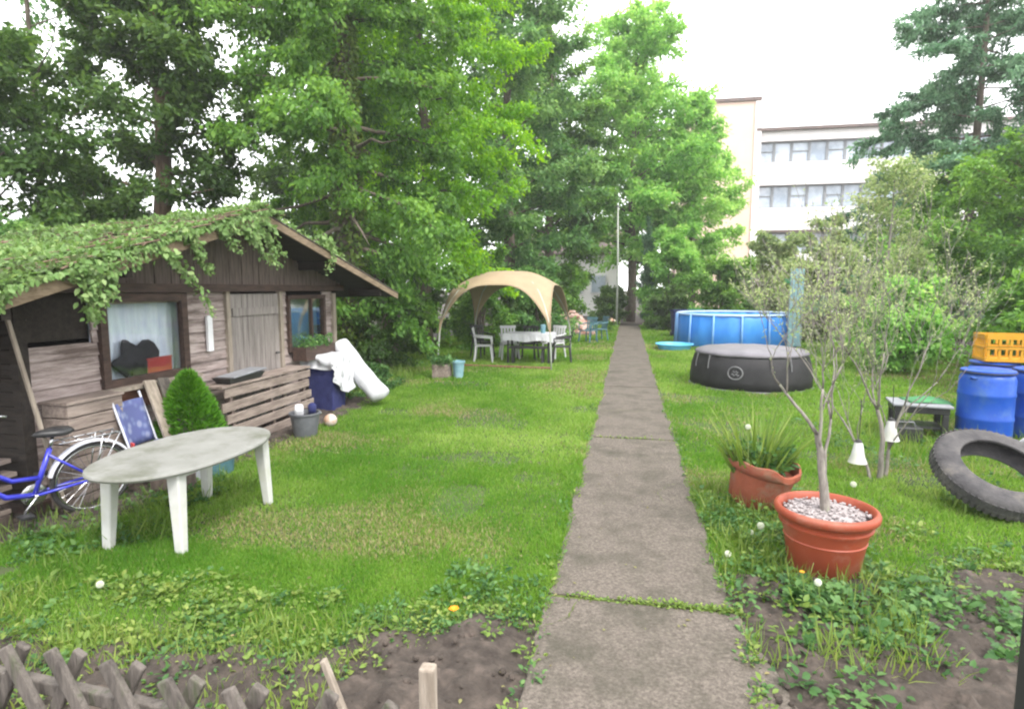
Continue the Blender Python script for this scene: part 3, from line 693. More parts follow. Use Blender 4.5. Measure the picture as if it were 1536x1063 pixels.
for i, s in enumerate(strands):
    pts = [Vector(PX(a, b, -4.2 - .02 * (i % 3))) for a, b in s]
    dense = [pts[k].lerp(pts[k + 1], q / 6) for k in range(len(pts) - 1) for q in range(6)] + [pts[-1]]
    so_ = MB().tube(dense, .006, 5).build('hanging_strand', M['stem'], iv, smooth=True)
    l = LM(LEAF)
    m = len(dense) * 9; q = rg.random(m) ** 1.25 * (len(dense) - 1.01); k = q.astype(int); DV = np.array([tuple(p) for p in dense])
    P = DV[k] + (DV[k + 1] - DV[k]) * (q - k)[:, None] + rg.normal(0, .028, (m, 3))
    l.add(P, rg.normal(0, .6, (m, 3)) + np.array([.3, 0, -.7]), rg.normal(0, .5, (m, 3)) + np.array([1, -.4, .3]), .056 * rg.uniform(.5, 1.4, m) * (1.2 - .55 * q / len(dense)), .5 + rg.normal(0, .17, m))
    l.build('leaves', LF['ivy'], so_)

# ---------------------------------------------------------------- oval garden table
t = thing('garden_table', 'oval white plastic garden table with a weathered grey green top', 'table', (-3.4, 4.12, 0))
TH = .635
def ov(a, b, z, n=48):
    out = []
    for k in range(n):
        an = 2 * math.pi * k / n; c, s_ = math.cos(an), math.sin(an)
        out.append((-3.42 + a * math.copysign(abs(c) ** .86, c), 4.1 + b * math.copysign(abs(s_) ** .9, s_), z))
    return out
tb = MB(); rings = [(.43, .73, TH - .006), (.455, .765, TH), (.475, .79, TH - .004), (.48, .795, TH - .018), (.47, .785, TH - .034), (.455, .77, TH - .034), (.45, .765, TH - .02)]
nv = 48
for i, (a, b, z) in enumerate(rings): tb.v += ov(a, b, z)
for i in range(len(rings) - 1):
    for k in range(nv): tb.f.append((i * nv + k, (i + 1) * nv + k, (i + 1) * nv + (k + 1) % nv, i * nv + (k + 1) % nv))
tb.f.append(tuple(range(nv))); tb.f.append(tuple((len(rings) - 1) * nv + k for k in range(nv))[::-1])
tb.build('tabletop', M['table_plastic'], t, smooth=True, angle=40)
ap = MB()
for sx in (-1, 1): ap.box((-3.4 + sx * .3, 4.12, TH - .05), (.03, 1.0, .045))
for sy in (-1, 1): ap.box((-3.4, 4.12 + sy * .52, TH - .05), (.52, .03, .045))
ap.build('apron', M['white_plastic'], t)
for sx in (-1, 1):
    for sy in (-1, 1):
        l = MB(); x, y = -3.4 + sx * .275, 4.12 + sy * .5
        xb, yb = x + sx * .03, y + sy * .03
        if sx < 0: pass
        top = [(-.05, -.045), (.05, -.045), (.05, .045), (-.05, .045)]; bot = [(-.034, -.03), (.034, -.03), (.034, .03), (-.034, .03)]
        l.add([(x + a, y + b, TH - .035) for a, b in top] + [(xb + a, yb + b, 0) for a, b in bot], [(0, 1, 2, 3), (7, 6, 5, 4), (4, 5, 1, 0), (5, 6, 2, 1), (6, 7, 3, 2), (7, 4, 0, 3)])
        l.build('leg', M['white_plastic'], t, bevel=.012, seg=3)

# ---------------------------------------------------------------- bicycle (rear wheel at the origin, heading -Y)
bk = thing('bicycle', 'blue low step bicycle with silver mudguards beside the shed', 'bicycle', (0, 0, 0))
WR = .3
def wheel(y):
    w_ = MB().tube([(0, y + WR * math.cos(2 * math.pi * k / 40), WR + WR * .955 * math.sin(2 * math.pi * k / 40)) for k in range(40)], .017, 8, closed=True).build('wheel', M['rubber'], bk, smooth=True)
    MB().tube([(0, y + WR * .91 * math.cos(2 * math.pi * k / 40), WR + WR * .9 * math.sin(2 * math.pi * k / 40)) for k in range(40)], .011, 6, closed=True).build('rim', M['chrome'], w_, smooth=True)
    s = MB().tube([(-.04, y, WR), (.04, y, WR)], .02, 8)
    for k in range(28):
        a = 2 * math.pi * k / 28
        s.tube([((-1) ** k * .025, y, WR), (0, y + WR * .9 * math.cos(a), WR + WR * .9 * math.sin(a))], .0016, 4, cap=False)
    s.build('spokes', M['chrome'], w_)
    mg = MB(); R1 = WR + .03; vs = []; fs = []
    a0, a1 = (-25, 165) if y == 0 else (20, 200)
    m = 26
    for i in range(m + 1):
        a = rad(a0 + (a1 - a0) * i / m)
        for (dx, dr) in ((-.03, -.014), (-.02, .004), (.02, .004), (.03, -.014)): vs.append((dx, y + (R1 + dr) * math.cos(a), WR + (R1 + dr) * math.sin(a)))
    for i in range(m):
        for k in range(3): fs.append((i * 4 + k, i * 4 + k + 1, i * 4 + 5 + k, i * 4 + 4 + k))
    mg.add(vs, fs); mg.build('mudguard', M['silver'], bk, smooth=True)
wheel(0.0); wheel(-1.02)
fr = MB(); BBk = (0, -.42, .27); ST = (0, -.3, .62); HT = (0, -.84, .78); HB = (0, -.88, .62)
fr.tube([BBk, ST], .019, 10); fr.tube([HT, HB], .021, 10)
fr.tube([BBk, (0, -.6, .3), (0, -.75, .43), (0, -.87, .66)], .021, 10); fr.tube([(0, -.37, .4), (0, -.56, .42), (0, -.72, .54), (0, -.85, .74)], .018, 10)
for s in (-1, 1):
    fr.tube([(s * .03, -.42, .27), (s * .05, 0, WR)], .012, 8); fr.tube([(s * .02, -.32, .58), (s * .05, 0, WR)], .01, 8)
    fr.tube([(s * .03, -.9, .6), (s * .045, -1.02, WR)], .013, 8)
fr.build('frame', M['blue_paint'], bk, smooth=True)
MB().tube([ST, (0, -.275, .72)], .013, 10).build('seat_post', M['chrome'], bk, smooth=True)
sd = MB().lathe([(1e-4, .0), (.1, .008), (.125, .03), (.1, .055), (1e-4, .062)], 20, (0, -.25, .72), warp=lambda p, a: Vector((p.x * (.8 if p.y > 0 else .8 - .5 * min(1, -p.y / .12)), p.y * (1 if p.y > 0 else 1.35), p.z)))
sd.build('saddle', M['black_plastic'], bk, smooth=True)
hb = MB().tube([HT, (0, -.82, .95)], .014, 8).tube([(-.28, -.66, 1.0), (-.27, -.76, 1.02), (-.12, -.84, .98), (.12, -.84, .98), (.27, -.76, 1.02), (.28, -.66, 1.0)], .011, 8); hb.build('handlebar', M['chrome'], bk, smooth=True)
rk = MB()
for s in (-1, 1):
    rk.tube([(s * .06, -.26, .66), (s * .06, .2, .67)], .006, 6); rk.tube([(s * .06, .06, .67), (s * .055, 0, WR)], .005, 6); rk.tube([(s * .06, .2, .67), (s * .055, 0, WR)], .005, 6)
for q in range(5): rk.tube([(-.06, -.22 + q * .1, .67), (.06, -.22 + q * .1, .67)], .005, 6)
rk.build('luggage_rack', M['chrome'], bk, smooth=True)
ck = MB().lathe([(.085, -.004), (.09, 0), (.085, .004), (.03, .004)], 24, BBk, rot('Y', 90)); ck.tube([(.05, -.42, .27), (.06, -.52, .15)], .01, 8); ck.tube([(-.05, -.42, .27), (-.06, -.32, .39)], .01, 8); ck.tube([(-.06, -.42, .27), (.06, -.42, .27)], .012, 8); ck.build('crank', M['chrome'], bk, smooth=True)
MB().box((.11, -.52, .15), (.09, .09, .022)).build('pedal', M['black_plastic'], bk, bevel=.004); MB().box((-.11, -.32, .39), (.09, .09, .022)).build('pedal', M['black_plastic'], bk, bevel=.004)
MB().box((0, .325, .5), (.05, .02, .05)).build('rear_light', M['red'], bk, bevel=.006)
MB().tube([(-.03, -.38, .26), (-.16, -.3, .0)], .008, 6).build('kickstand', M['chrome'], bk)
bk.location = (-4.45, 4.2, 0.01); bk.rotation_euler = (0, rad(4), rad(-20))

# ---------------------------------------------------------------- clutter before the shed
def slatted(name, label, cat, c, size, n, mat, rz=0):
    o = thing(name, label, cat, c, rz)
    lx, ly, lz = size; b = MB(); h = lz / n
    for k in range(n):
        b.box((lx / 2 - .011, 0, h * (k + .5)), (.022, ly, h - .012)); b.box((-lx / 2 + .011, 0, h * (k + .5)), (.022, ly, h - .012))
        b.box((0, ly / 2 - .011, h * (k + .5)), (lx - .046, .022, h - .012)); b.box((0, -ly / 2 + .011, h * (k + .5)), (lx - .046, .022, h - .012))
    b.build('slats', M[mat], o, bevel=.003, world=False)
    for sx in (-1, 1):
        for sy in (-1, 1): MB().box((sx * (lx / 2 - .045), sy * (ly / 2 - .045), lz / 2), (.045, .045, lz - .02)).build('post', M[mat], o, world=False)
    MB().box((0, 0, lz + .012), (lx + .03, ly + .03, .024)).build('lid', M[mat], o, bevel=.003, world=False)
    return o
slatted('slatted_box', 'grey slatted wooden box standing against the shed wall behind the bicycle', 'box', (-4.74, 4.45, 0), (.26, .56, .92), 8, 'plank')
o = thing('plank_stack', 'low stack of weathered boards at the left edge beside the bicycle', 'boards', (-5.05, 3.55, 0))
random.seed(12)
for k in range(5):
    b = MB()
    for j in range(2): b.box((-5.12 + j * .16 + random.uniform(-.03, .03), 3.55 + random.uniform(-.03, .03), .1 + k * .1), (.15, .7, .035), rot('Z', random.uniform(-5, 5)))
    b.build('board', M['plank'], o, bevel=.003)
for k, yy in enumerate((3.3, 3.8)):
    MB().box((-5.05, yy, .04), (.35, .08, .08)).build('bearer', M['gable'], o)
sa_, sb_ = Vector(PX(2, 450, -4.62)), Vector(PX(46, 592, -4.6)); sb_ = sa_ + (sb_ - sa_) * ((sa_.z - .015) / (sa_.z - sb_.z))
tag(MB().bar(sa_, sb_, .028, .028).build('leaning_stick', M['palewood'], bevel=.004), 'thin pale stick leaning at the left end of the shed', 'stick')
# folding chair with patterned cloth
o = thing('folding_chair', 'folding chair with blue patterned cloth standing between the slatted box and the boards', 'chair', (-4.56, 4.86, 0), rad(12))
b = MB(); vs = []; fs = []
for i in range(9):
    for j in range(7):
        u, v = i / 8, j / 6
        vs.append((.02 - .1 * v - .03 * math.sin(math.pi * u), -.2 + .4 * u, .42 + .42 * v))
for i in range(8):
    for j in range(6): fs.append((i * 7 + j, (i + 1) * 7 + j, (i + 1) * 7 + j + 1, i * 7 + j + 1))
b.add(vs, fs); bo = b.build('backrest', M['flowered'], o, smooth=True, world=False); bo.modifiers.new('solid', 'SOLIDIFY').thickness = .012
b = MB().box((.24, 0, .41), (.4, .4, .02)); b.build('seat', M['flowered'], o, bevel=.008, world=False)
for s in (-1, 1):
    MB().tube([(-.12, s * .215, .9), (.02, s * .215, .42), (.4, s * .215, .0)], .011, 8).build('leg', M['silver'], o, smooth=True, world=False)
    MB().tube([(.42, s * .2, .42), (.05, s * .2, .25), (-.12, s * .2, .0)], .011, 8).build('leg', M['silver'], o, smooth=True, world=False)
o = thing('canister', 'small white canister standing beside the blue patterned chair', 'canister', (-4.16, 4.78, 0))
MB().box((-4.16, 4.78, .33), (.12, .1, .22)).build('body', M['white_plastic'], o, bevel=.02, seg=3); MB().lathe([(.025, .44), (.025, .47), (.018, .475)], 12, (-4.16, 4.76, 0)).build('cap', M['white_plastic'], o)
tag(MB().box((-4.16, 4.78, .11), (.3, .24, .22)).box((-4.16, 4.78, .225), (.32, .26, .012)).build('wooden_block', M['gable'], bevel=.006), 'dark wooden block carrying the small white canister', 'block')
for lb, y0, dx in (('nearer of two long boards leaning upright against the shed by the dwarf conifer', 5.12, .02), ('farther of two long boards leaning upright against the shed by the dwarf conifer', 5.3, 0)):
    tag(MB().bar((-4.32 + dx, y0 - .02, .005), (-4.72, y0 + .06, .98), .14, .026, (1, 0, 0)).build('leaning_board', M['palewood' if dx else 'greywood'], bevel=.004), lb, 'board', 'boards leaning on the shed')
tag(MB().bar((-4.12, 4.95, .005), (-4.22, 5.0, .5), .42, .03, (1, 0, 0)).build('grey_panel', M['pale_grey'], bevel=.005), 'grey panel leaning on the boards behind the table legs', 'panel')
o = thing('storage_tub', 'dark teal plastic tub with a rim in the grass behind the table', 'tub', (-4.2, 5.35, 0))
MB().lathe([(.17, .01), (.2, .3), (.215, .3), (.215, .33), (.19, .33), (.165, .05), (1e-4, .045)], 28, (-4.15, 5.35, 0)).build('body', M['teal_plastic'], o, smooth=True, angle=35)
for s in (-1, 1): MB().tube([(-4.15 + s * .21, 5.29, .27), (-4.15 + s * .25, 5.31, .25), (-4.15 + s * .25, 5.39, .25), (-4.15 + s * .21, 5.41, .27)], .009, 6).build('handle', M['teal_plastic'], o, smooth=True)
# dwarf conifer
o = thing('dwarf_conifer', 'bright green cone shaped dwarf conifer behind the oval table', 'conifer', (-4.47, 5.42, 0))
MB().tube([(-4.47, 5.42, -.02), (-4.47, 5.42, .85)], [.025, .008], 8).build('trunk', M['bark'], o)
l = LM(NEEDLE); n = 9000; u = rg.random(n) ** .75; a = rg.random(n) * 6.283; r_ = .36 * (1 - u ** 1.6) ** .8 * np.clip(.5 + .55 * u + .3, 0, 1) * (.6 + .4 * rg.random(n) ** .3) * (.85 + .3 * vnoise(a * 1.5, u * 6, 1, 60))
P = np.stack([-4.47 + r_ * np.cos(a), 5.42 + r_ * np.sin(a), .03 + u * .98], 1)
l.add(P, np.stack([np.cos(a), np.sin(a), np.full(n, .8)], 1) + rg.normal(0, .35, (n, 3)), rg.normal(0, .6, (n, 3)) + np.array([0, 0, .3]), .075 * rg.uniform(.6, 1.3, n), .4 + rg.normal(0, .2, n), .1)
l.build('crown', LF['conifer'], o)
# pallet fence in front of the door
o = thing('pallet', 'weathered slatted pallet leaning upright under the shed door', 'pallet', (-4.6, 6.9, 0))
random.seed(4)
for k in range(5):
    zz = .1 + k * .145
    MB().bar((-4.5 - .05 * k / 4, 6.05 + random.uniform(-.05, .05), zz + random.uniform(-.012, .012)), (-4.5 - .05 * k / 4, 7.95 + random.uniform(-.05, .05), zz + random.uniform(-.012, .012)), .022, .105).build('slat', M['plank'], o, bevel=.003)
for yy in (6.2, 7.0, 7.8): MB().bar((-4.53, yy, 0), (-4.59, yy, .74), .045, .07).build('post', M['gable'], o)
MB().box((-4.68, 7.0, .765), (.3, 1.95, .03)).build('top_board', M['plank'], o, bevel=.004)
o = thing('plant_tray', 'black tray with a grey lid lying on top of the pallet', 'tray', (-4.64, 6.5, .78))
b = MB(); lo, hi = (.09, .3), (.12, .36)
b.add([(-4.64 + a * lo[0], 6.5 + c * lo[1], .782) for a, c in ((-1, -1), (1, -1), (1, 1), (-1, 1))] + [(-4.64 + a * hi[0], 6.5 + c * hi[1], .86) for a, c in ((-1, -1), (1, -1), (1, 1), (-1, 1))], [(3, 2, 1, 0), (0, 1, 5, 4), (1, 2, 6, 5), (2, 3, 7, 6), (3, 0, 4, 7), (4, 5, 6, 7)])
b.build('body', M['black_plastic'], o, bevel=.008)
MB().box((-4.64, 6.56, .872), (.24, .66, .02), rot('X', 3)).build('lid', M['pale_grey'], o, bevel=.006)
# flower box under the small window
o = thing('flower_box', 'dark wooden flower box hanging under the small shed window', 'flower box', (-4.75, 8.5, .82))
b = MB(); b.box((-4.64, 8.5, .93), (.02, .9, .2)); b.box((-4.84, 8.5, .93), (.02, .9, .2)); b.box((-4.74, 8.06, .93), (.18, .02, .2)); b.box((-4.74, 8.94, .93), (.18, .02, .2)); b.box((-4.74, 8.5, .84), (.178, .856, .02))
b.build('box', M['darkwood'], o); MB().box((-4.74, 8.5, .99), (.176, .854, .05)).build('earth', M['soil'], o)
l = LM(LEAF); n = 260; P = np.stack([-4.74 + rg.normal(0, .07, n), rg.uniform(8.1, 8.95, n), 1.02 + .16 * rg.random(n) ** 1.5], 1)
l.add(P, rg.normal(0, .6, (n, 3)) + np.array([.3, 0, .1]), rg.normal(0, .5, (n, 3)) + np.array([0, 0, .8]), .06 * rg.uniform(.6, 1.3, n), .4 + rg.normal(0, .2, n)); l.build('foliage', LF['bluish'], o)
# navy bin with white sheet, white roll, bucket, ball
o = thing('fabric_bin', 'dark blue upright bin under a white sheet at the shed corner', 'bin', (-4.6, 8.6, 0))
b = MB(); b.add([(-4.6 + a * .19, 8.6 + c * .2, 0.0) for a, c in ((-1, -1), (1, -1), (1, 1), (-1, 1))] + [(-4.6 + a * .24, 8.6 + c * .25, .86) for a, c in ((-1, -1), (1, -1), (1, 1), (-1, 1))], [(3, 2, 1, 0), (0, 1, 5, 4), (1, 2, 6, 5), (2, 3, 7, 6), (3, 0, 4, 7), (4, 5, 6, 7)])
b.build('body', M['navy'], o, bevel=.03, seg=3); MB().tube([(-4.37, 8.4, .82), (-4.37, 8.8, .82)], .016, 8).build('rail', M['black_plastic'], o)
cl = MB(); n1, n2 = 22, 26; vs = []; fs = []
for i in range(n1 + 1):
    for j in range(n2 + 1):
        u, v = -1 + 2 * i / n1, -1 + 2 * j / n2
        X_, Y_ = .21 + u * .5, v * .47
        dx = max(0, abs(X_) - .255); dy = max(0, abs(Y_) - .265); hang = math.hypot(dx, dy)
        fold = .022 * math.sin(Y_ * 26 + X_ * 9) + .016 * math.sin(X_ * 31 - Y_ * 7)
        cx = math.copysign(min(abs(X_), .255 + .02 + .03 * dx), X_); cy = math.copysign(min(abs(Y_), .265 + .02 + .03 * dy), Y_)
        k = 1 if hang > 0 else .25
        vs.append((-4.6 + cx + fold * k * (1 if dx > 0 else .4), 8.6 + cy + fold * k * (1 if dy > 0 else .3), .885 + .02 * math.sin(X_ * 9) * math.cos(Y_ * 8) + .01 * (1 if hang == 0 else 0) - hang * 1.0 * (1.0 + .35 * math.sin(Y_ * 5 + 1) * (dx > 0))))
for i in range(n1):
    for j in range(n2): fs.append((i * (n2 + 1) + j, (i + 1) * (n2 + 1) + j, (i + 1) * (n2 + 1) + j + 1, i * (n2 + 1) + j + 1))
cl.add(vs, fs); co = cl.build('white_sheet', M['white_cloth'], smooth=True); co.modifiers.new('s', 'SUBSURF').levels = 1
tag(co, 'crumpled white sheet hung over the dark blue bin', 'sheet')
rl = MB(); A = Vector((-3.82, 8.95, .15)); Bv = Vector((-4.7, 9.16, 1.02)); m = 26; prof = []
dv = (Bv - A).normalized(); xa = dv.cross(Vector((0, 0, 1))).normalized(); ya = dv.cross(xa)
for i in range(m + 1):
    q = i / m; e = min(1, (min(q, 1 - q) / .045) ** .4) if 0 < q < 1 else .02
    for k in range(20):
        a = 2 * math.pi * k / 20; rr = .15 * e * (1 + .03 * math.sin(q * 19) + .05 * math.sin(3 * a + q * 4))
        rl.v.append(tuple(A.lerp(Bv, q) + Vector((0, 0, -.04 * math.sin(math.pi * q))) + xa * rr * math.cos(a) * 1.15 + ya * rr * math.sin(a)))
for i in range(m):
    for k in range(20): rl.f.append((i * 20 + k, i * 20 + (k + 1) % 20, (i + 1) * 20 + (k + 1) % 20, (i + 1) * 20 + k))
rl.f.append(tuple(range(20))[::-1]); rl.f.append(tuple(m * 20 + k for k in range(20)))
tag(rl.build('rolled_mattress', M['white_cloth'], smooth=True), 'long white rolled mattress leaning on the shed corner', 'mattress')
o = thing('bucket', 'grey bucket filled with odds and ends on the soil in front of the shed', 'bucket', (-4.05, 6.95, 0))
MB().lathe([(.14, .005), (.185, .3), (.2, .3), (.2, .32), (.178, .32), (.13, .03), (1e-4, .025)], 28, (-4.05, 6.95, 0)).build('body', M['grey_plastic'], o, smooth=True, angle=35)
MB().tube([(-4.05 + .2 * math.cos(a), 6.95 + .05 + .1 * math.sin(a), .31 - .12 * math.sin(a) * .4) for a in [math.pi * k / 10 for k in range(11)]], .005, 6).build('handle', M['chrome'], o)
random.seed(6)
tag(MB().box((-4.1, 6.9, .35), (.11, .16, .12), rot('Z', 30) @ rot('X', 20)).build('paper_bag', M['white_cloth'], bevel=.03), 'crumpled white bag sticking out of the grey bucket', 'bag')
tag(MB().lathe([(1e-4, 0), (.05, .01), (.055, .12), (.03, .15), (1e-4, .16)], 14, (-4.0, 7.05, .27)).build('garden_bottle', M['navy'], smooth=True), 'dark bottle standing in the grey bucket', 'bottle')
tag(MB().sphere((-4.0, 7.52, .09), .09, 24, 16).build('ball', M['pink'], smooth=True), 'pale and orange ball lying beside the bucket', 'ball')

# ---------------------------------------------------------------- gazebo
GC = Vector((-3.0, 15.15, 0)); ga = rad(-4); hs = 1.36
gz = thing('dome_gazebo', 'tan dome gazebo with arched openings on thin poles', 'gazebo', GC, ga)
N = 36; vs = []; fs = []
def gzz(u, v): return 2.36 - .36 * (u * u + v * v) - .62 * (abs(u) ** 3 * abs(v) ** 3) - .02 * math.cos(6 * u) * math.cos(6 * v)
for i in range(N + 1):
    for j in range(N + 1):
        u, v = -1 + 2 * i / N, -1 + 2 * j / N
        k = 1 + .0 * u
        vs.append((u * hs * (1 - .1 * (1 - abs(v)) * abs(u)), v * hs * (1 - .1 * (1 - abs(u)) * abs(v)), gzz(u, v)))
for i in range(N):
    for j in range(N): fs.append((i * (N + 1) + j, (i + 1) * (N + 1) + j, (i + 1) * (N + 1) + j + 1, i * (N + 1) + j + 1))
b = MB(); b.add(vs, fs); cn = b.build('canopy', M['tan_fabric'], gz, smooth=True, world=False); cn.modifiers.new('solid', 'SOLIDIFY').thickness = .012
for su in (-1, 1):
    for sv in (-1, 1):
        p = [(su * hs * q * 1.0, sv * hs * q, gzz(su * q, sv * q) - .03) for q in (0, .2, .4, .6, .75, .88, .96)] + [(su * hs * 1.0, sv * hs * 1.0, .85), (su * hs * 1.02, sv * hs * 1.02, .4), (su * hs * 1.03, sv * hs * 1.03, 0)]
        MB().tube(p, .018, 8).build('pole', M['pole'], gz, smooth=True, world=False)
        b = MB(); vs = [(su * hs * 1.0, sv * hs * 1.0, 1.02), (su * hs * (1 - .09), sv * hs, 1.26), (su * hs, sv * hs * (1 - .09), 1.26), (su * hs * 1.01, sv * hs * 1.01, .78)]
        b.add(vs, [(0, 1, 3), (0, 3, 2)]); lf = b.build('leg_cover', M['tan_fabric'], gz, world=False); lf.modifiers.new('solid', 'SOLIDIFY').thickness = .01

def plastic_chair(name, label, mat, loc, rz, group):
    o = thing(name, label, 'chair', (0, 0, 0), 0, group)
    MB().box((0, 0, .43), (.44, .42, .025)).build('seat', mat, o, bevel=.01)
    b = MB()
    for k in range(5): b.box((-.17 + k * .085, -.235 - .0, .66), (.05, .018, .38), rot('X', 10))
    b.box((0, -.275, .86), (.44, .024, .07), rot('X', 10)); b.box((0, -.205, .47), (.42, .024, .05), rot('X', 10))
    b.build('backrest', mat, o, bevel=.006)
    for sx in (-1, 1):
        for sy in (-1, 1): MB().bar((sx * .2, sy * .19, .43), (sx * .24, sy * .24, 0), .045, .035).build('leg', mat, o, bevel=.006)
        b = MB().tube([(sx * .23, -.25, .68), (sx * .25, -.05, .66), (sx * .25, .2, .64), (sx * .23, .22, .44)], .02, 8); b.build('armrest', mat, o, smooth=True)
    o.location = loc; o.rotation_euler = (0, 0, rz)
    return o
CG = 'garden chairs around the gazebo table'
c0 = plastic_chair('garden_chair', 'white slatted plastic chair farther left under the gazebo', M['chair_white'], (-3.65, 15.1, 0), rad(-80), CG)
dup(c0, (-3.1, 15.75, 0), rad(200), 'white slatted plastic chair behind the left end of the table under the gazebo', CG)
dup(c0, (-1.95, 16.1, 0), rad(150), 'white slatted plastic chair behind the right end of the table under the gazebo', CG)
d0 = plastic_chair('garden_chair', 'dark chair behind the middle of the gazebo table', M['metal_dark'], (-2.6, 15.85, 0), rad(175), CG)
dup(d0, (-1.62, 15.2, 0), rad(95), 'dark chair at the right end of the gazebo table', CG)
dup(d0, (-3.9, 16.0, 0), rad(-130), 'dark chair in the back corner of the gazebo', CG)
tc_ = plastic_chair('garden_chair', 'dark teal plastic chair alone on the lawn near the rubble heap', M['teal_plastic'], (-1.35, 21.2, 0), rad(150), 'teal chairs by the path')
dup(tc_, (-1.0, 22.0, 0), rad(120), 'dark teal plastic chair close to the path behind another teal one', 'teal chairs by the path')
o = thing('dining_table', 'long table under the gazebo laid with a white cloth', 'table', (-2.45, 15.2, 0))
MB().box((-2.45, 15.2, .74), (1.2, .72, .03)).build('tabletop', M['darkwood'], o)
for sx in (-1, 1):
    for sy in (-1, 1): MB().box((-2.45 + sx * .52, 15.2 + sy * .28, .363), (.05, .05, .725)).build('leg', M['metal_dark'], o)
b = MB(); n = 72; vs = []; fs = []
per = [(-.63, -.39), (.63, -.39), (.63, .39), (-.63, .39)]; loop = []
for k in range(4):
    p, q = per[k], per[(k + 1) % 4]
    for i in range(18): loop.append((p[0] + (q[0] - p[0]) * i / 18, p[1] + (q[1] - p[1]) * i / 18))
for i, (x, y) in enumerate(loop):
    w_ = .018 * math.sin(i * 1.7); rr = math.hypot(x, y)
    vs += [(-2.45 + x, 15.2 + y, .768), (-2.45 + x * 1.01 + x / rr * w_, 15.2 + y * 1.01 + y / rr * w_, .58 + .02 * math.sin(i * .6))]
for i in range(n): fs.append((2 * i, 2 * i + 1, 2 * ((i + 1) % n) + 1, 2 * ((i + 1) % n)))
fs.append(tuple(2 * i for i in range(n))); b.add(vs, fs)
tag(b.build('tablecloth', M['white_cloth']), 'white cloth hanging over the gazebo table', 'tablecloth')
o = thing('bench', 'low dark bench pushed under the white gazebo table', 'bench', (-2.45, 14.85, 0))
MB().box((-2.45, 14.9, .42), (.95, .3, .05)).build('seat', M['metal_dark'], o, bevel=.01)
for sx in (-1, 1): MB().box((-2.45 + sx * .38, 14.9, .197), (.05, .26, .39)).build('leg', M['metal_dark'], o)
tag(MB().lathe([(.06, 0), (.07, .2), (.05, .22), (1e-4, .22)], 14, (-2.1, 15.1, .772)).build('drink_cooler', M['light_teal'], smooth=True, angle=40), 'pale blue jug on the gazebo table', 'jug')
tag(MB().box((-2.9, 14.0, .03), (2.3, .16, .05), rot('Z', -4)).build('edging_board', M['redwood'], bevel=.005), 'reddish board lying along the front of the gazebo', 'board')
o = thing('plant_box', 'brownish wooden plant box with greenery by the front left gazebo pole', 'planter', (-3.85, 12.15, 0))
b = MB(); b.box((-3.85, 12.15, .15), (.34, .34, .3)); b.build('box', M['plank'], o, bevel=.006)
l = LM(LEAF); n = 380; P = np.stack([-3.85 + rg.normal(0, .12, n), 12.15 + rg.normal(0, .12, n), .3 + .16 * rg.random(n)], 1)
l.add(P, rg.normal(0, .6, (n, 3)) + np.array([0, 0, .3]), rg.normal(0, .5, (n, 3)) + np.array([0, 0, .8]), .07 * rg.uniform(.6, 1.3, n), .5 + rg.normal(0, .2, n)); l.build('foliage', LF['weed'], o)
o = thing('tub_planter', 'pale teal plastic pot beside the wooden plant box', 'pot', (-3.55, 12.25, 0))
MB().lathe([(.1, .003), (.13, .33), (.145, .33), (.145, .37), (.125, .37), (.118, .33), (1e-4, .32)], 24, (-3.52, 12.25, 0)).build('pot', M['light_teal'], o, smooth=True, angle=35)
rb = MB(); random.seed(21)
for i in range(120):
    a, q = random.random() * 6.28, random.random() ** .5
    rb.box((-2.25 + math.cos(a) * q * 1.0, 25.0 + math.sin(a) * q * .6, .08 + 1.0 * (1 - q) * random.random() + .25 * (1 - q)), (.26, .13, .11), rot('Z', random.uniform(0, 180)) @ rot('X', random.uniform(-40, 40)))
rb.lathe([(1.0, 0), (.75, .35), (.4, .75), (1e-4, 1.0)], 18, (-2.25, 25, 0), sy=.6)
tag(rb.build('rubble_heap', M['brick'], bevel=.01), 'reddish heap of rubble right of the gazebo', 'rubble', kind='stuff')
tag(MB().tube([(-.52, 30.3, 0), (-.52, 30.3, 3.2), (-.56, 30.3, 5.9)], [.055, .05, .035], 10).lathe([(.07, 0), (.06, .05), (1e-4, .08)], 10, (-.56, 30.3, 5.88)).build('slender_post', M['pole'], smooth=True), 'tall thin pale post at the far end of the path', 'post')
o = thing('white_flower', 'pale pink flowering clump at the left of the far end of the path', 'flower', (-.75, 26.5, 0))
l = LM(LEAF); n = 150; l.add(np.stack([-.75 + rg.normal(0, .18, n), 26.5 + rg.normal(0, .15, n), .1 + .4 * rg.random(n)], 1), rg.normal(0, 1, (n, 3)), rg.normal(0, .4, (n, 3)) + np.array([0, 0, 1.]), .12, .5 + rg.normal(0, .2, n)); l.build('leaves', LF['mid'], o)
b = MB()
for k in range(9): b.sphere((-.75 + random.uniform(-.2, .2), 26.45 + random.uniform(-.12, .12), .5 + random.uniform(-.06, .12)), .06, 8, 6)
b.build('blossoms', M['pink'], o, smooth=True)

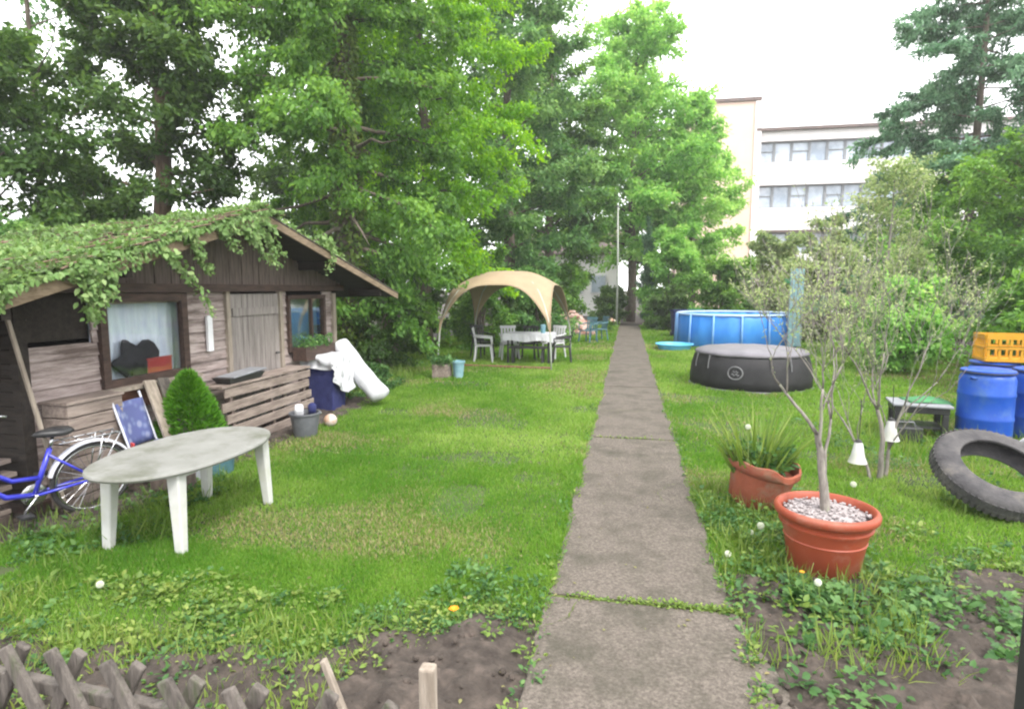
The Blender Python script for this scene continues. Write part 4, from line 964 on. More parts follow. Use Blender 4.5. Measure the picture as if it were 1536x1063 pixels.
# ---------------------------------------------------------------- pools
PC = Vector((3.53, 21.4, 0)); PR = 1.84; PH = 1.06
o = thing('swimming_pool', 'round blue steel framed swimming pool with white rail', 'pool', PC)
MB().lathe([(PR - .02, .0), (PR + .015, .05), (PR + .03, .5), (PR + .005, PH - .06), (PR - .03, PH - .03), (PR - .06, PH - .3), (PR - .06, PH - .3)], 72, PC, warp=lambda p, a: p * 1 + Vector((math.cos(a), math.sin(a), 0)) * .018 * math.sin(a * 24)).build('liner', M['pool_blue'], o, smooth=True)
MB().lathe([(1e-4, PH - .16), (PR - .05, PH - .16)], 48, PC).build('water', M['water'], o)
MB().tube([PC + Vector((PR * math.cos(2 * math.pi * k / 64), PR * math.sin(2 * math.pi * k / 64), PH)) for k in range(64)], .038, 10, closed=True).build('top_rail', M['pool_white'], o, smooth=True)
for k in range(14):
    a = 2 * math.pi * k / 14 + .2; e = Vector((math.cos(a), math.sin(a), 0))
    MB().tube([PC + e * (PR + .05) + Vector((0, 0, PH)), PC + e * (PR + .075) + Vector((0, 0, .5)), PC + e * (PR + .1)], .03, 8).build('post', M['pool_steel'], o, smooth=True)
SC = Vector((2.4, 12.45, 0)); SR = 1.05; SH_ = .7
o = thing('inflatable_spa', 'round black inflatable hot tub with a grey quilted cover', 'hot tub', SC)
MB().lathe([(SR + .0, 0.012), (SR + .07, .05), (SR + .075, .2), (SR + .05, .42), (SR + .0, .6), (SR - .06, .67), (SR - .12, SH_), (1e-4, SH_)], 64, SC, warp=lambda p, a: p + Vector((math.cos(a), math.sin(a), 0)) * .012 * abs(math.sin(a * 12))).build('wall', M['spa'], o, smooth=True)
MB().lathe([(SR + .1, .001), (SR + .11, .025), (SR + .06, .04), (SR + .02, .02)], 64, SC).build('base_mat', M['spa_trim'], o, smooth=True)
MB().lathe([(SR - .02, .645), (SR + .01, .67), (SR - .02, .71), (SR - .14, .745), (.6, .775), (.3, .785), (1e-4, .787)], 64, SC, warp=lambda p, a: p + Vector((0, 0, -.012 * abs(math.sin(a * 5)) ** .5 if p.xy.length > .2 else 0))).build('cover', M['spa_grey'], o, smooth=True)
em = MB(); a0 = math.atan2(0 - SC.y, 0 - SC.x) - .22
def spa_pt(da, z, off=.008):
    r = SR + .06 + off - max(0, (z - .3)) * .1; a = a0 + da
    return SC + Vector((math.cos(a) * r, math.sin(a) * r, z))
em.tube([spa_pt(.115 * math.cos(2 * math.pi * k / 28), .36 + .115 * math.sin(2 * math.pi * k / 28), .02) for k in range(28)], .014, 6, closed=True)
em.tube([spa_pt(-.06 + .12 * k / 6, .33 + .022 * math.sin(k * 2.1), .02) for k in range(7)], .011, 6)
em.tube([spa_pt(-.045 + .09 * k / 6, .385 + .018 * math.sin(k * 2.1), .02) for k in range(7)], .009, 6)
em.build('emblem', M['spa_trim'], o, smooth=True)
for da in (.55, .9, -.5, -.85): MB().tube([spa_pt(da, .66, .0), spa_pt(da, .5, .02), spa_pt(da, .4, .02)], .012, 6).build('strap', M['spa_trim'], o)
o = thing('paddling_tub', 'flat light blue plastic tub on the grass left of the hot tub', 'tub', (1.42, 19.2, 0))
MB().lathe([(.46, .005), (.5, .1), (.54, .17), (.58, .18), (.58, .2), (.53, .2), (.46, .05), (1e-4, .045)], 40, (1.45, 19.2, 0)).build('basin', M['aqua'], o, smooth=True, angle=40)
o = thing('wall_panel', 'tall narrow pale teal panel standing at the right end of the blue pool', 'panel', (5.15, 19.9, 0))
MB().box((5.1, 19.9, 1.3), (.4, .07, 2.4)).build('board', M['light_teal'], o, bevel=.02, seg=3)
MB().box((5.15, 19.95, 1.28), (.07, .06, 2.56)).build('post', M['greywood'], o)
MB().box((4.85, 19.9, 2.12), (.22, .05, .14)).build('bracket', M['green_plastic'], o, bevel=.01)
def wheelie(label, loc, rz, mat):
    o = thing('wheeled_bin', label, 'bin', loc, rz, 'wheeled bins behind the blue pool')
    b = MB(); P4 = ((-1, -1), (1, -1), (1, 1), (-1, 1))
    b.add([(a * .22, c * .24, .06) for a, c in P4] + [(a * .28, c * .33, 1.0) for a, c in P4], [(3, 2, 1, 0), (0, 1, 5, 4), (1, 2, 6, 5), (2, 3, 7, 6), (3, 0, 4, 7), (4, 5, 6, 7)])
    b.build('body', mat, o, bevel=.02, world=False)
    MB().box((0, -.01, 1.04), (.6, .72, .06), rot('X', -3)).build('lid', mat, o, bevel=.02, world=False)
    MB().tube([(-.25, .38, .98), (.25, .38, .98)], .02, 8).build('handle', mat, o, world=False)
    for s in (-1, 1): MB().lathe([(.03, -.03), (.1, -.03), (.1, .03), (.03, .03)], 16, (s * .24, .24, .1), rot('Y', 90)).build('wheel', M['rubber'], o, world=False)
    return o
wheelie('dark blue wheeled bin behind the left end of the blue pool', (2.0, 24.6, 0), rad(8), M['navy'])
wheelie('green wheeled bin behind the blue pool', (2.75, 25.6, 0), rad(-6), M['green_plastic'])

# ---------------------------------------------------------------- drums, crate, low table
DG = 'blue drums on the right'
o = thing('drum', 'blue plastic drum standing nearest the low black table', 'drum', (0, 0, 0), 0, DG)
MB().lathe([(.25, 0), (.282, .03), (.29, .1), (.29, .27), (.296, .285), (.296, .315), (.29, .33), (.29, .57), (.296, .585), (.296, .615), (.29, .63), (.29, .78), (.275, .83), (.25, .85), (.25, .868), (.262, .872), (.262, .895), (.255, .9), (1e-4, .895)], 44).build('body', M['blue_drum'], o, smooth=True, angle=45)
MB().lathe([(.272, .86), (.28, .865), (.28, .895), (.272, .9), (.25, .903), (.2, .915), (1e-4, .915)], 44).build('lid', M['blue_drum'], o, smooth=True, angle=40)
MB().tube([(.283 * math.cos(2 * math.pi * k / 40), .283 * math.sin(2 * math.pi * k / 40), .872) for k in range(40)], .008, 6, closed=True).build('ring', M['metal_dark'], o, smooth=True)
for da in (0, math.pi): MB().tube([(.27 * math.cos(da - .15), .27 * math.sin(da - .15), .8), (.33 * math.cos(da), .33 * math.sin(da), .82), (.27 * math.cos(da + .15), .27 * math.sin(da + .15), .8)], .014, 6).build('handle', M['blue_drum'], o, smooth=True)
o.location = (4.42, 8.38, 0); o.rotation_euler = (0, 0, .6)
dup(o, (5.12, 8.58, 0), 1.9, 'blue plastic drum with a dark ring at the right edge of the picture', DG)
dup(o, (5.0, 9.35, 0), .2, 'blue plastic drum in the back carrying the yellow crate', DG)
dup(o, (5.62, 9.2, 0), 2.6, 'blue plastic drum farthest right under the end of the yellow crate', DG)
o = thing('crate', 'yellow ventilated plastic crate on top of the blue drums', 'crate', (5.2, 9.3, .92), rad(-10))
cw, cdp, chh = .8, .5, .36
def crate_side(b, L, ax, off):
    n = 6
    for z, hh in ((.02, .04), (chh - .03, .06), (chh * .5, .03)):
        b.box((0, off, z) if ax == 0 else (off, 0, z), (L, .022, hh) if ax == 0 else (.022, L - .05, hh))
    for i in range(n + 1):
        p = -L / 2 + .03 + (L - .06) * i / n
        for z, hh in ((chh * .26, chh * .5 - .055), (chh * .74 - .008, chh * .5 - .077)):
            b.box((p, off, z) if ax == 0 else (off, p * .9, z), (.03, .018, hh) if ax == 0 else (.018, .03, hh))
for ax, L, off in ((0, cw, -cdp / 2), (0, cw, cdp / 2), (1, cdp, -cw / 2), (1, cdp, cw / 2)):
    b = MB(); crate_side(b, L, ax, off); b.build('side', M['yellow'], o, world=False)
MB().box((0, 0, .012), (cw - .05, cdp - .05, .016)).build('bottom', M['yellow'], o, world=False)
o = thing('low_table', 'low black table with a grey top beside the blue drums', 'table', (3.74, 8.55, 0), rad(-12))
MB().box((0, 0, .42), (.66, .52, .035)).build('tabletop', M['pale_grey'], o, bevel=.012, world=False)
MB().box((0, 0, .36), (.6, .46, .08)).build('apron', M['black_plastic'], o, bevel=.01, world=False)
for sx in (-1, 1):
    for sy in (-1, 1): MB().box((sx * .26, sy * .19, .16), (.07, .07, .32)).build('leg', M['black_plastic'], o, bevel=.01, world=False)
MB().box((0, 0, .14), (.5, .38, .03)).build('shelf', M['black_plastic'], o, world=False)
b = MB(); vs = []; fs = []
for i in range(13):
    for j in range(9):
        u, v = i / 12, j / 8; x, y = -.25 + .5 * u, -.18 + .36 * v
        vs.append((3.85 + x, 8.6 + y, .445 + .05 * math.sin(math.pi * u) * math.sin(math.pi * v) + .012 * math.sin(9 * x + 23 * y)))
for i in range(12):
    for j in range(8): fs.append((i * 9 + j, (i + 1) * 9 + j, (i + 1) * 9 + j + 1, i * 9 + j + 1))
b.add(vs, fs); tp = b.build('tarp', M['lime_plastic'], smooth=True); tp.modifiers.new('solid', 'SOLIDIFY').thickness = .012; tag(tp, 'folded green tarp lying on the low black table', 'tarp')
o = thing('toolbox', 'black toolbox in the grass under the low table', 'box', (3.5, 8.15, 0)); MB().box((3.42, 8.12, .1), (.34, .22, .2)).build('body', M['black_plastic'], o, bevel=.015); MB().tube([(3.3, 8.12, .2), (3.32, 8.12, .25), (3.52, 8.12, .25), (3.54, 8.12, .2)], .01, 6).build('handle', M['grey_plastic'], o)

# ---------------------------------------------------------------- tyre
TC = Vector((3.15, 5.72, .325)); TR = rot('X', 30) @ rot('Y', 3)
tr_in, tr_out, tw_ = .3, .485, .1
prof = []
for k in range(25):
    a = math.pi * (1 - k / 24) * 1.0; ca, sa = math.cos(a), math.sin(a)
    e = .62
    prof.append((.40 + .08 * math.copysign(abs(sa) ** e, sa) * 1.0 if False else tr_in + (tr_out - tr_in) * abs(math.sin(a)) ** .55, tw_ * math.copysign(abs(ca) ** .7, ca)))
prof += [(tr_in - .005, tw_ - .012), (tr_in + .02, tw_ - .022), (tr_out - .05, tw_ * .45), (tr_out - .035, 0), (tr_out - .05, -tw_ * .45), (tr_in + .02, -tw_ + .022), (tr_in - .005, -tw_ + .012)]
prof.append(prof[0])
b = MB().lathe(prof, 80, TC, TR, cap=False)
for k in range(60):
    a = 2 * math.pi * k / 60
    for z in (-.035, .035):
        e = TR @ Vector((math.cos(a + (z > 0) * .05) * (tr_out - .001), math.sin(a + (z > 0) * .05) * (tr_out - .001), z)); b.box(TC + e, (.008, .03, .05), TR @ rot('Z', math.degrees(a)))
tag(b.build('tyre', M['tyre'], smooth=True, angle=40), 'worn grey black tyre lying in the grass, grass growing in its middle', 'tyre')
b = MB(); vs = []; fs = []; n = 14
for i in range(n + 1):
    for j in range(n + 1):
        u, v = -1 + 2 * i / n, -1 + 2 * j / n
        z = .1 * (1 - u * u) * (1 - v * v) + .03 * math.sin(7 * u + 2 * v) + .025 * math.sin(9 * v - 3 * u)
        vs.append((3.74 + .18 * u + .03 * math.sin(5 * v), 6.02 + .14 * v + .03 * math.sin(4 * u), .56 + z * .8 - .1 * (abs(v) ** 2)))
for i in range(n):
    for j in range(n): fs.append((i * (n + 1) + j, (i + 1) * (n + 1) + j, (i + 1) * (n + 1) + j + 1, i * (n + 1) + j + 1))
b.add(vs, fs); o = b.build('empty_sack', M['white_cloth'], smooth=True); o.modifiers.new('solid', 'SOLIDIFY').thickness = .02; tag(o, 'crumpled white sack lying on the back of the tyre', 'sack')
# ---------------------------------------------------------------- potted tree
PT = Vector((1.33, 4.2, 0))
def warp_rim(p, a): return p
o = thing('plant_pot', 'large terracotta coloured plastic pot with a broad rolled rim holding a small tree', 'pot', PT)
MB().lathe([(.2, 0), (.215, .02), (.25, .24), (.256, .25), (.25, .258), (.272, .335), (.285, .34), (.288, .352), (.276, .36), (.283, .385), (.3, .39), (.318, .41), (.322, .435), (.312, .455), (.295, .46), (.28, .45), (.27, .40), (1e-4, .39)], 56, PT).build('pot', M['terracotta'], o, smooth=True, angle=50)
b = MB().lathe([(.276, .405), (.2, .418), (.1, .425), (1e-4, .43)], 40, PT, warp=lambda p, a: p + Vector((0, 0, .006 * math.sin(a * 5 + p.x * 30))))
random.seed(31)
for k in range(260):
    a, q = random.random() * 6.28, random.random() ** .5 * .26
    b.sphere((PT.x + math.cos(a) * q, PT.y + math.sin(a) * q, .425 + .012 * (1 - q / .26)), random.uniform(.006, .014), 6, 4, .7)
b.build('gravel', M['gravel'], o, smooth=True)
def twig_tree(name, label, root, stemspec, bark, leaf, seed, nleaf, ls, depth=3, base_r=.035, group=None, L0=.55, tint=.5, upb=.25, lk=1.0):
    rd = random.Random(seed); o = thing(name, label, 'tree', root, group=group); wood = MB(); tips = []
    def grow(p, d, L, r, lev):
        pts = [p]; q = p; dd = d.copy()
        for k in range(5):
            dd = (dd + Vector((rd.gauss(0, .13), rd.gauss(0, .13), rd.gauss(0, .08) + .05))).normalized(); q = q + dd * L / 5; pts.append(q)
        wood.tube(pts, [max(r * (1 - .45 * k / 5), .0018) for k in range(6)], 8 if lev == 0 else 5, cap=lev > 0)
        if lev >= 1: tips.extend([(pts[k], pts[k + 1], lev) for k in range(1, 5)])
        if lev < depth:
            n = rd.choice((3, 4)) if lev == 0 else rd.choice((2, 3, 3))
            for i in range(n):
                az = 6.283 * (i + rd.random() * .6) / n; sp = rd.uniform(.35, .75)
                x = dd.cross(Vector((.3, .5, .8))).normalized(); y = dd.cross(x)
                nd = (dd + (x * math.cos(az) + y * math.sin(az)) * sp + Vector((0, 0, upb))).normalized()
                grow(pts[5 if i == 0 else rd.choice((2, 3, 4, 5))], nd, L * rd.uniform(.58, .86) * lk, r * (.46 if lev else .42), lev + 1)
    for (p, d, L, r) in stemspec: grow(Vector(p), Vector(d).normalized(), L, r, 0)
    wood.build('trunk', M[bark], o, smooth=True)
    rg2 = np.random.default_rng(seed); l = LM(LEAF); A = np.array([tuple(t[0]) for t in tips]); B = np.array([tuple(t[1]) for t in tips]); lv = np.array([t[2] for t in tips], float)
    pr = lv ** 1.5; k = rg2.choice(len(tips), nleaf, p=pr / pr.sum()); q = rg2.random(nleaf)[:, None]
    P = A[k] * (1 - q) + B[k] * q + rg2.normal(0, .006, (nleaf, 3))
    l.add(P, unit(B[k] - A[k]) * .4 + rg2.normal(0, .6, (nleaf, 3)) + np.array([0, 0, -.1]), rg2.normal(0, .5, (nleaf, 3)) + np.array([0, 0, .7]), ls * rg2.uniform(.5, 1.3, nleaf), tint + rg2.normal(0, .2, nleaf), ls * .8)
    l.build('crown', LF[leaf], o)
    return o
twig_tree('potted_tree', 'small thin twigged tree with a pale trunk growing in the large terracotta pot', (PT.x, PT.y, .42), [((PT.x, PT.y, .38), (-.02, 0, 1), .56, .034)], 'greybark', 'pale', 73, 1100, .028, 5, upb=.5, lk=1.14)
twig_tree('ornament_tree', 'small leafless grey tree on the lawn hung with white lanterns', (2.5, 6.4, 0), [((2.5, 6.4, -.03), (.02, 0, 1), .75, .03), ((2.56, 6.44, -.03), (.16, .1, 1), .8, .02), ((2.43, 6.42, -.03), (-.1, .05, 1), .7, .016)], 'greybark', 'pale', 78, 2400, .032, 5, upb=.5, lk=1.1)
def lantern(label, px, py, Y, top):
    v = ray(px, py); k = Y / v[1]; c = Vector((v[0] * k, Y, v[2] * k + CAM_H))
    o = thing('hanging_lantern', label, 'lantern', c, 0, 'white lanterns hanging in the ornament tree')
    MB().lathe([(.03, .1), (.038, .085), (.062, -.04), (.08, -.085), (.085, -.1), (.07, -.1), (.025, .07), (1e-4, .08)], 24, c).build('shade', M['white_plastic'], o, smooth=True, angle=40)
    MB().lathe([(.035, .1), (.02, .125), (1e-4, .13)], 12, c).build('cap', M['metal_dark'], o)
    MB().tube([c + Vector((0, 0, .12)), c + Vector((.005, .0, .3)), c + Vector((0, 0, top))], .004, 5).build('cord', M['metal_dark'], o)
lantern('white bell lantern hanging low on the left side of the ornament tree', 1287, 678, 6.2, .52)
lantern('white bell lantern hanging on the right side of the ornament tree, higher', 1336, 645, 6.5, .45)

# ---------------------------------------------------------------- tilted clay bowl with plants
BP = Vector((1.13, 5.42, 0)); BR = rot('Y', 11) @ rot('X', 3)
o = thing('plant_bowl', 'tilted weathered clay bowl with a chipped rim overgrown with grassy plants', 'pot', BP)
def chip(p, a): return p + Vector((0, 0, (.02 * math.sin(a * 3 + 1) + .012 * math.sin(a * 7)) if p.z > .32 else 0))
MB().lathe([(.21, 0), (.225, .02), (.265, .29), (.285, .3), (.3, .33), (.295, .375), (.275, .38), (.26, .34), (.255, .3), (1e-4, .29)], 48, BP + Vector((0, 0, .035)), BR, warp=chip).build('bowl', M['clay'], o, smooth=True, angle=50)
l = LM(BLADE); n = 230; a = rg.random(n) * 6.283; q = rg.random(n) ** .6 * .2
P = np.stack([BP.x + q * np.cos(a), BP.y + q * np.sin(a), np.full(n, .28)], 1)
D = np.stack([np.cos(a) * .32, np.sin(a) * .32, np.ones(n)], 1) + rg.normal(0, .17, (n, 3))
l.add(P, D, np.stack([np.cos(a), np.sin(a), np.full(n, .2)], 1) + rg.normal(0, .3, (n, 3)), rg.uniform(.22, .72, n), .42 + rg.normal(0, .2, n), rg.uniform(.012, .026, n)); l.build('grass_leaves', LF['weedy'], o)
l = LM(LEAF); n = 460; a = rg.random(n) * 6.283; q = rg.random(n) ** .5 * .25
P = np.stack([BP.x + .04 + q * np.cos(a), BP.y + q * np.sin(a), .36 + .2 * rg.random(n) ** 1.5], 1)
l.add(P, np.stack([np.cos(a), np.sin(a), np.full(n, .2)], 1) + rg.normal(0, .5, (n, 3)), rg.normal(0, .4, (n, 3)) + np.array([0, 0, 1.]), rg.uniform(.04, .09, n), .4 + rg.normal(0, .2, n)); l.build('foliage', LF['weed'], o)

# ---------------------------------------------------------------- dandelions and a marigold
def dandelion(label, px, py, h, yellow=False, r=.024):
    r *= .8
    p = Vector(G(px, py, h)); b0 = Vector((p.x + .02, p.y + .03, 0))
    o = thing('dandelion', label, 'flower', b0, 0, 'dandelions and small flowers in the grass')
    MB().tube([b0, b0.lerp(p, .5) + Vector((.01, 0, 0)), p], .004, 5).build('stem', M['stem'], o)
    if yellow:
        hd = MB()
        for k in range(26):
            a = 2.4 * k; rr = r * (.45 + .55 * (k / 26)); d = Vector((math.cos(a), math.sin(a), .3 + .5 * (1 - k / 26)))
            hd.bar(p, p + d.normalized() * rr, .009, .003)
        hd.build('bloom', M['orange' if yellow == 1 else 'yellow'], o)
    else:
        hd = MB().sphere(p, r * .55, 10, 8)
        for k in range(90):
            z = 1 - 2 * (k + .5) / 90; a = 2.39996 * k; e = Vector((math.cos(a) * math.sqrt(1 - z * z), math.sin(a) * math.sqrt(1 - z * z), z))
            hd.bar(p + e * r * .5, p + e * r, .0016, .0016); hd.box(p + e * r, (.005, .005, .005))
        hd.build('seed_head', M['fluff'], o)
dandelion('round white dandelion seed head at the right edge of the path near the terracotta pot', 1092, 830, .1)
dandelion('cream dandelion seed head below the tilted clay bowl', 1141, 788, .12, r=.03)
dandelion('small dandelion seed head lower left of the tilted bowl', 1127, 798, .1, r=.018)
dandelion('dandelion seed head behind the rim of the large pot, below the low lantern', 1280, 726, .12, r=.03)
dandelion('dandelion seed head in front of the lower side of the terracotta pot', 1227, 873, .2, r=.022)
dandelion('yellow dandelion in front of the terracotta pot', 1203, 858, .22, 2, r=.022)
dandelion('pale dandelion seed head near the near left table leg', 150, 876, .06, r=.024)
dandelion('small pale dandelion seed head among the tall leaves of the tilted bowl', 1122, 640, .75, r=.024)
dandelion('single orange marigold on the bare soil left of the path', 681, 914, .09, 1, r=.04)

# ---------------------------------------------------------------- lattice fence, gate posts
fe = thing('lattice_fence', 'weathered crossed slat lattice fence in the near left corner', 'fence', (-2.0, 1.6, 0))
random.seed(15); k = 0
x = -3.9
while x < -.75:
    for s in (-1, 1):
        y = 1.6 + s * .016 - .07 * (x + 2); hh = .675 + random.uniform(-.03, .02); lean = s * .5
        x0 = x + random.uniform(-.02, .02) - (0 if s > 0 else -.12)
        top = Vector((x0 + lean * hh * .62, y, hh)); bot = Vector((x0 - lean * hh * .62 + lean * .1, y, .0))
        if top.x > -.6 or bot.x > -.6: continue
        MB().bar(bot, top, .05 + random.uniform(-.005, .005), .024, (0, 1, 0)).build('slat', M['greywood'], fe, bevel=.006)
    x += .235
for z in (.2, .5): MB().bar((-3.95, 1.78, z), (-.66, 1.55, z), .04, .05).build('rail', M['greywood'], fe, bevel=.006)
tag(MB().box((-.655, 1.86, .29), (.055, .05, .62)).build('garden_stake', M['palewood'], bevel=.008), 'pale square wooden stake beside the path at the bottom', 'stake')
tag(MB().bar((-.86, 1.9, .0), (-1.06, 1.88, .56), .03, .02).build('slanting_lath', M['palewood'], bevel=.004), 'thin pale lath slanting at the right end of the lattice fence', 'lath')
tag(MB().box((1.375, 2.2, .43), (.06, .06, .86)).lathe([(.03, .86), (.036, .865), (.036, .88), (1e-4, .89)], 4, (1.375, 2.2, 0)).build('gate_post', M['metal_dark'], bevel=.004), 'dark metal post cut by the right edge of the picture', 'post')

# ---------------------------------------------------------------- grass, weeds, stones
def lawn_mask(x, y):
    l = (x < path_l(y) + .03) & (x > left_edge(y)) & (y > near_left(x) - .22); r = (x > path_r(y) - .03) & (y > near_right(x) - .22)
    return l | r
l = LM(BLADE); l2 = LM(BLADE)
def blades(n, x0, x1, y0, y1, h, wd, dens_noise=.0, far=1.0):
    x = rg.uniform(x0, x1, n); y = rg.uniform(y0, y1, n)
    k = lawn_mask(x, y) & (rg.random(n) < .35 + 1.1 * vnoise(x, y, 1.7, 70) + np.clip((y - 5) * .2, 0, .6))
    # thin near the beds
    ed = np.where(x < 0, y - near_left(x), y - near_right(x)); k &= rg.random(n) < np.clip(.42 + ed * 1.3, .06, 1)
    ix = (np.hypot(x - SC.x, y - SC.y) > SR) & (np.hypot(x - PC.x, y - PC.y) > PR); k &= ix & ((vnoise(x, y, 1.4, 90) < .74) | (rng.random(len(x)) < .3) | (y > 12))
    x, y = x[k], y[k]; m = len(x); tall = vnoise(x, y, 3.3, 71)
    hh = h * rg.uniform(.55, 1.2, m) * (.7 + .8 * tall) * np.where(np.minimum(np.abs(x - .64), np.abs(x + .46)) < .12, 1.5, 1)
    dd = np.stack([rg.normal(0, .42, m), rg.normal(0, .42, m), np.ones(m)], 1); nn = rg.normal(0, 1, (m, 3)) * np.array([1, 1, .2])
    tint = .42 + .6 * (vnoise(x, y, .8, 72) - .5) + .25 * (vnoise(x, y, 4, 73) - .5) + rg.normal(0, .16, m)
    dry = rg.random(m) < np.clip((vnoise(x, y, 1.1, 74) - .55) * 2.2, 0.04, .6)
    P = np.stack([x, y, np.full(m, .003)], 1); w_ = wd * rg.uniform(.7, 1.3, m)
    l.add(P[~dry], dd[~dry], nn[~dry], hh[~dry], tint[~dry], w_[~dry]); l2.add(P[dry], dd[dry], nn[dry], hh[dry] * .8, rg.random(dry.sum()), w_[dry])
blades(90000, -4.0, -.4, 2.2, 3.8, .04, .0055)
blades(150000, -5.2, -.4, 3.2, 6.2, .04, .0065)
blades(90000, -5.2, -.4, 5.5, 10.5, .045, .010)
blades(80000, -7.0, -.4, 10, 18, .055, .018)
blades(50000, -7.5, -.4, 18, 31, .06, .034)
blades(60000, .6, 4.2, 3.6, 7.0, .048, .0075)
blades(70000, .6, 7.0, 6.5, 12, .05, .011)
blades(60000, .6, 9.0, 11, 19, .065, .02)
blades(36000, .6, 9.5, 18, 31, .06, .036)
tag(l.build('grass', LF['grass']), 'short bright green grass blades of the lawn', 'grass', kind='stuff')
tag(l2.build('dry_grass', LF['straw']), 'dry straw coloured blades scattered in the lawn', 'grass', kind='stuff')
# taller rough grass and weeds
wl_ = LM(LEAF); wt = LM(BLADE); wy = LM(LEAF); wlob = LM(LOBED)
def clump(cx, cy, n, R, H, ls, lm, tint):
    a = rg.random(n) * 6.283; q = rg.random(n) ** .6; x = cx + R * q * np.cos(a); y = cy + R * q * np.sin(a); z = .01 + H * rg.random(n) * (1 - .6 * q)
    lm.add(np.stack([x, y, z], 1), np.stack([np.cos(a), np.sin(a), np.full(n, .35)], 1) + rg.normal(0, .4, (n, 3)), rg.normal(0, .35, (n, 3)) + np.array([0, 0, 1.]), ls * rg.uniform(.55, 1.25, n), tint + rg.normal(0, .16, n))
def clumps(N, fx, dens, Hs, lss, lms):
    for i in range(N):
        x, y = fx()
        if -.5 < x < .67 and not (random.random() < .0): continue
        if random.random() > dens(x, y): continue
        clump(x, y, random.randint(10, 26), random.uniform(.04, .11), random.uniform(*Hs), random.uniform(*lss), random.choice(lms), random.uniform(.3, .7))
random.seed(77)
# left bed front
clumps(420, lambda: (random.uniform(-3.6, -.5), random.uniform(1.75, 3.2)), lambda x, y: (.25 if x > -1.25 else 1) * float(np.clip((vnoise(x, y, 2.3, 80) - .36) * 3.2, 0, 1)) * (1 if y > 2.2 else .6), (.03, .11), (.02, .05), (wl_, wy, wy, wy))
clumps(330, lambda: (random.uniform(-3.8, -1.1), random.uniform(1.9, 3.3)), lambda x, y: .7, (.04, .12), (.02, .05), (wl_, wy, wy, wy))
clumps(60, lambda: (random.uniform(-1.1, -.5), random.uniform(3.3, 3.8)), lambda x, y: .4, (.04, .12), (.03, .055), (wl_,))
for i in range(170):
    x_ = random.uniform(-2.4, -.5); clump(x_, float(near_left(x_)) + random.gauss(0, .1), random.randint(8, 18), .07, random.uniform(.03, .08), random.uniform(.018, .04), random.choice((wl_, wy)), random.uniform(.3, .7))
for i in range(150):
    x_ = random.uniform(1.5, 4.2); clump(x_, float(near_right(x_)) + random.gauss(0, .12), random.randint(8, 18), .07, random.uniform(.03, .09), random.uniform(.02, .045), random.choice((wl_, wy)), random.uniform(.3, .7))
# left lawn edges, under the table and along the shed
clumps(150, lambda: (random.uniform(-4.6, -3.6), random.uniform(3.3, 5.3)), lambda x, y: .6, (.03, .12), (.03, .06), (wl_,))
clumps(90, lambda: (random.uniform(-5.2, -4.3), random.uniform(9.3, 11.5)), lambda x, y: .7, (.06, .22), (.05, .09), (wl_,))
# right: round the pots and along the path
clumps(330, lambda: (random.uniform(.66, 1.75), random.uniform(3.1, 5.6)), lambda x, y: .9 if (abs(x - PT.x) > .24 or y > 4.4 or y < 3.72) and not (x < .86 and y < 3.4) else 0, (.05, .18), (.028, .06), (wl_, wl_, wlob, wy))
clumps(90, lambda: (random.uniform(1.0, 2.3), random.uniform(3.2, 3.95)), lambda x, y: .7, (.05, .2), (.035, .065), (wlob, wl_, wl_))
clumps(230, lambda: (random.uniform(.8, 2.9), random.uniform(2.3, 3.9)), lambda x, y: float(np.clip((vnoise(x, y, 2.1, 82) - .47) * 4, 0, 1)), (.04, .16), (.03, .062), (wl_, wlob, wl_))
clumps(130, lambda: (random.uniform(2.0, 4.2), random.uniform(3.9, 5.0)), lambda x, y: .5, (.03, .1), (.03, .06), (wl_, wy))
clumps(110, lambda: (random.uniform(2.3, 5.4), random.uniform(6.3, 8.9)), lambda x, y: .5, (.08, .24), (.03, .06), (wl_,))
clumps(60, lambda: (random.uniform(2.85, 3.3), random.uniform(5.5, 5.9)), lambda x, y: .9, (.06, .2), (.03, .055), (wl_,))
# joints and path edge
for jy in (3.5, 7.55):
    for i in range(90 if jy < 4 else 18): clump(random.uniform(-.45, .66) if jy > 4 else -.42 + 1.1 * random.random() ** .55, jy + random.gauss(0, .012), 8, .03, .05, .026, wy, random.uniform(.3, .7))
for i in range(340):
    yy = 2.2 + 14 * random.random() ** 1.6; s = random.choice((-1, 1, 1)); clump((path_l(yy) - .015 if s < 0 else path_r(yy) + .02) + random.uniform(-.03, .03), yy, 9, .05, .06, .035, random.choice((wl_, wy)), random.uniform(.35, .7))
def tall(n, x0, x1, y0, y1, h0, h1, wd, tint):
    x = rg.uniform(x0, x1, n); y = rg.uniform(y0, y1, n); k = (vnoise(x, y, 3, 85) > .38) & (np.hypot(x - PT.x, y - PT.y) > .24); x, y = x[k], y[k]; m = len(x)
    wt.add(np.stack([x, y, np.zeros(m)], 1), np.stack([rg.normal(0, .35, m), rg.normal(0, .35, m), np.ones(m)], 1), rg.normal(0, 1, (m, 3)) * np.array([1, 1, .2]), rg.uniform(h0, h1, m), tint + rg.normal(0, .18, m), wd * rg.uniform(.6, 1.3, m))
tall(2600, .66, 1.6, 3.0, 5.8, .08, .24, .009, .5)
tall(2600, -3.8, -1.3, 1.9, 3.0, .05, .16, .009, .6)
tall(1500, -4.9, -3.4, 3.2, 5.4, .06, .2, .009, .4)
tall(1600, 2.2, 5.6, 6.6, 9.0, .1, .3, .01, .45)
tall(700, 2.75, 3.4, 5.4, 6.0, .08, .2, .009, .45)
tall(1500, -5.6, -4.4, 9.6, 13, .1, .3, .013, .45)
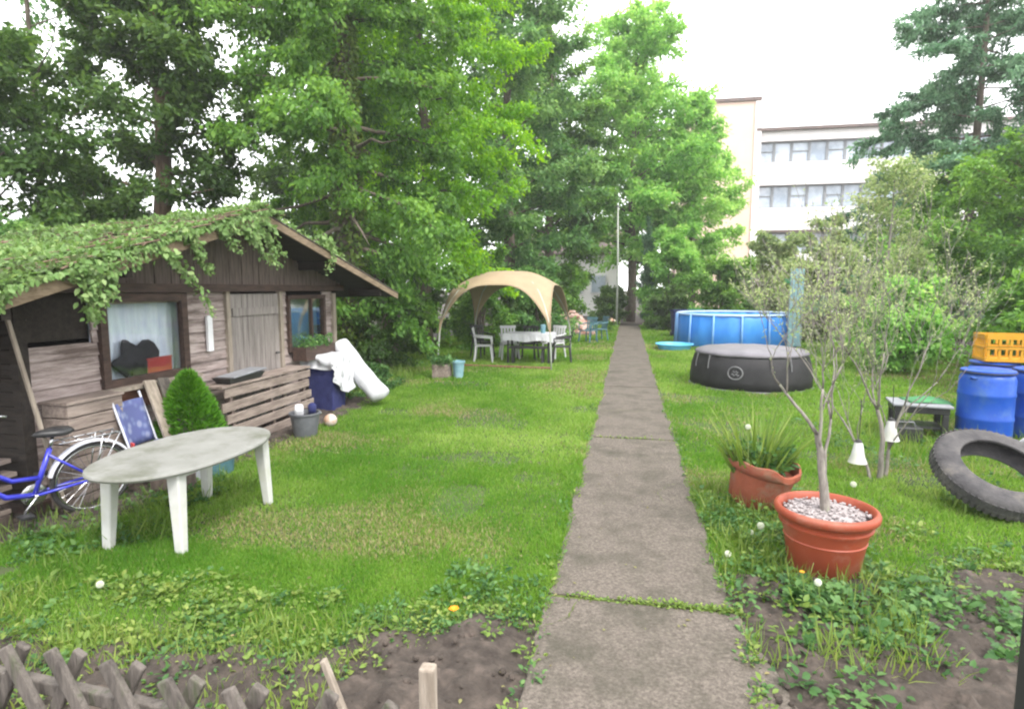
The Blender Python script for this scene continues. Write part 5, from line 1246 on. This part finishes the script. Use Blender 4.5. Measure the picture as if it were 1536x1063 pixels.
tag(wl_.build('ground_cover', LF['weed']), 'small leaved green weeds along the beds, pots and edges', 'weeds', kind='stuff')
tag(wy.build('ground_cover', LF['weedy']), 'yellowish green weeds on the bare soil and in the path joints', 'weeds', kind='stuff')
tag(wlob.build('ground_cover', LF['weed']), 'lobed leaved plants round the terracotta pot and on the bed at the bottom right', 'weeds', kind='stuff')
tag(wt.build('tall_grass', LF['weedy']), 'longer uncut grass around the pots, tyre and drums', 'grass', kind='stuff')
fl = LM(LEAF); n = 420; x = rg.uniform(-4.6, 3.6, n); y = 1.9 + 8 * rg.random(n) ** 1.5; on = (x > -.44) & (x < .62)
fl.add(np.stack([x, y, np.where(on, .032, .02 + .02 * rg.random(n))], 1), np.stack([rg.normal(0, 1, n), rg.normal(0, 1, n), rg.normal(0, .06, n)], 1), rg.normal(0, .12, (n, 3)) + np.array([0, 0, 1.]), rg.uniform(.012, .035, n), rg.random(n))
tag(fl.build('fallen_leaves', M['leaf_litter']), 'small dry leaves scattered on the path, lawn and beds', 'leaves', kind='stuff')
st = MB(); random.seed(55)
for i in range(520):
    if i % 2: x, y = random.uniform(-3.4, -.5), random.uniform(1.6, 3.2)
    else: x, y = random.uniform(.7, 3.2), random.uniform(1.9, 4.2)
    if (y > near_left(x) - .1) if x < 0 else (y > near_right(x) - .1): continue
    st.sphere((x, y, .03 + random.random() * .02), random.uniform(.006, .022), 6, 4, random.uniform(.5, .9))
tag(st.build('soil_clods', M['soil']), 'small clods and stones lying on the bare beds', 'clods', kind='stuff')
# ---------------------------------------------------------------- light haze in the air
hm = bpy.data.materials.new('haze'); ht = _nodes(hm)
ho = ht.nodes.new('ShaderNodeOutputMaterial'); hv = ht.nodes.new('ShaderNodeVolumePrincipled')
hv.inputs['Color'].default_value = (.96, .97, .97, 1); hv.inputs['Density'].default_value = .0014; hv.inputs['Anisotropy'].default_value = .2
ht.links.new(hv.outputs[0], ho.inputs['Volume'])
hz = MB().box((4, 30, 10), (90, 80, 22)).build('haze', hm)
tag(hz, 'thin bright air between the camera and the far trees and building', 'haze', kind='stuff')
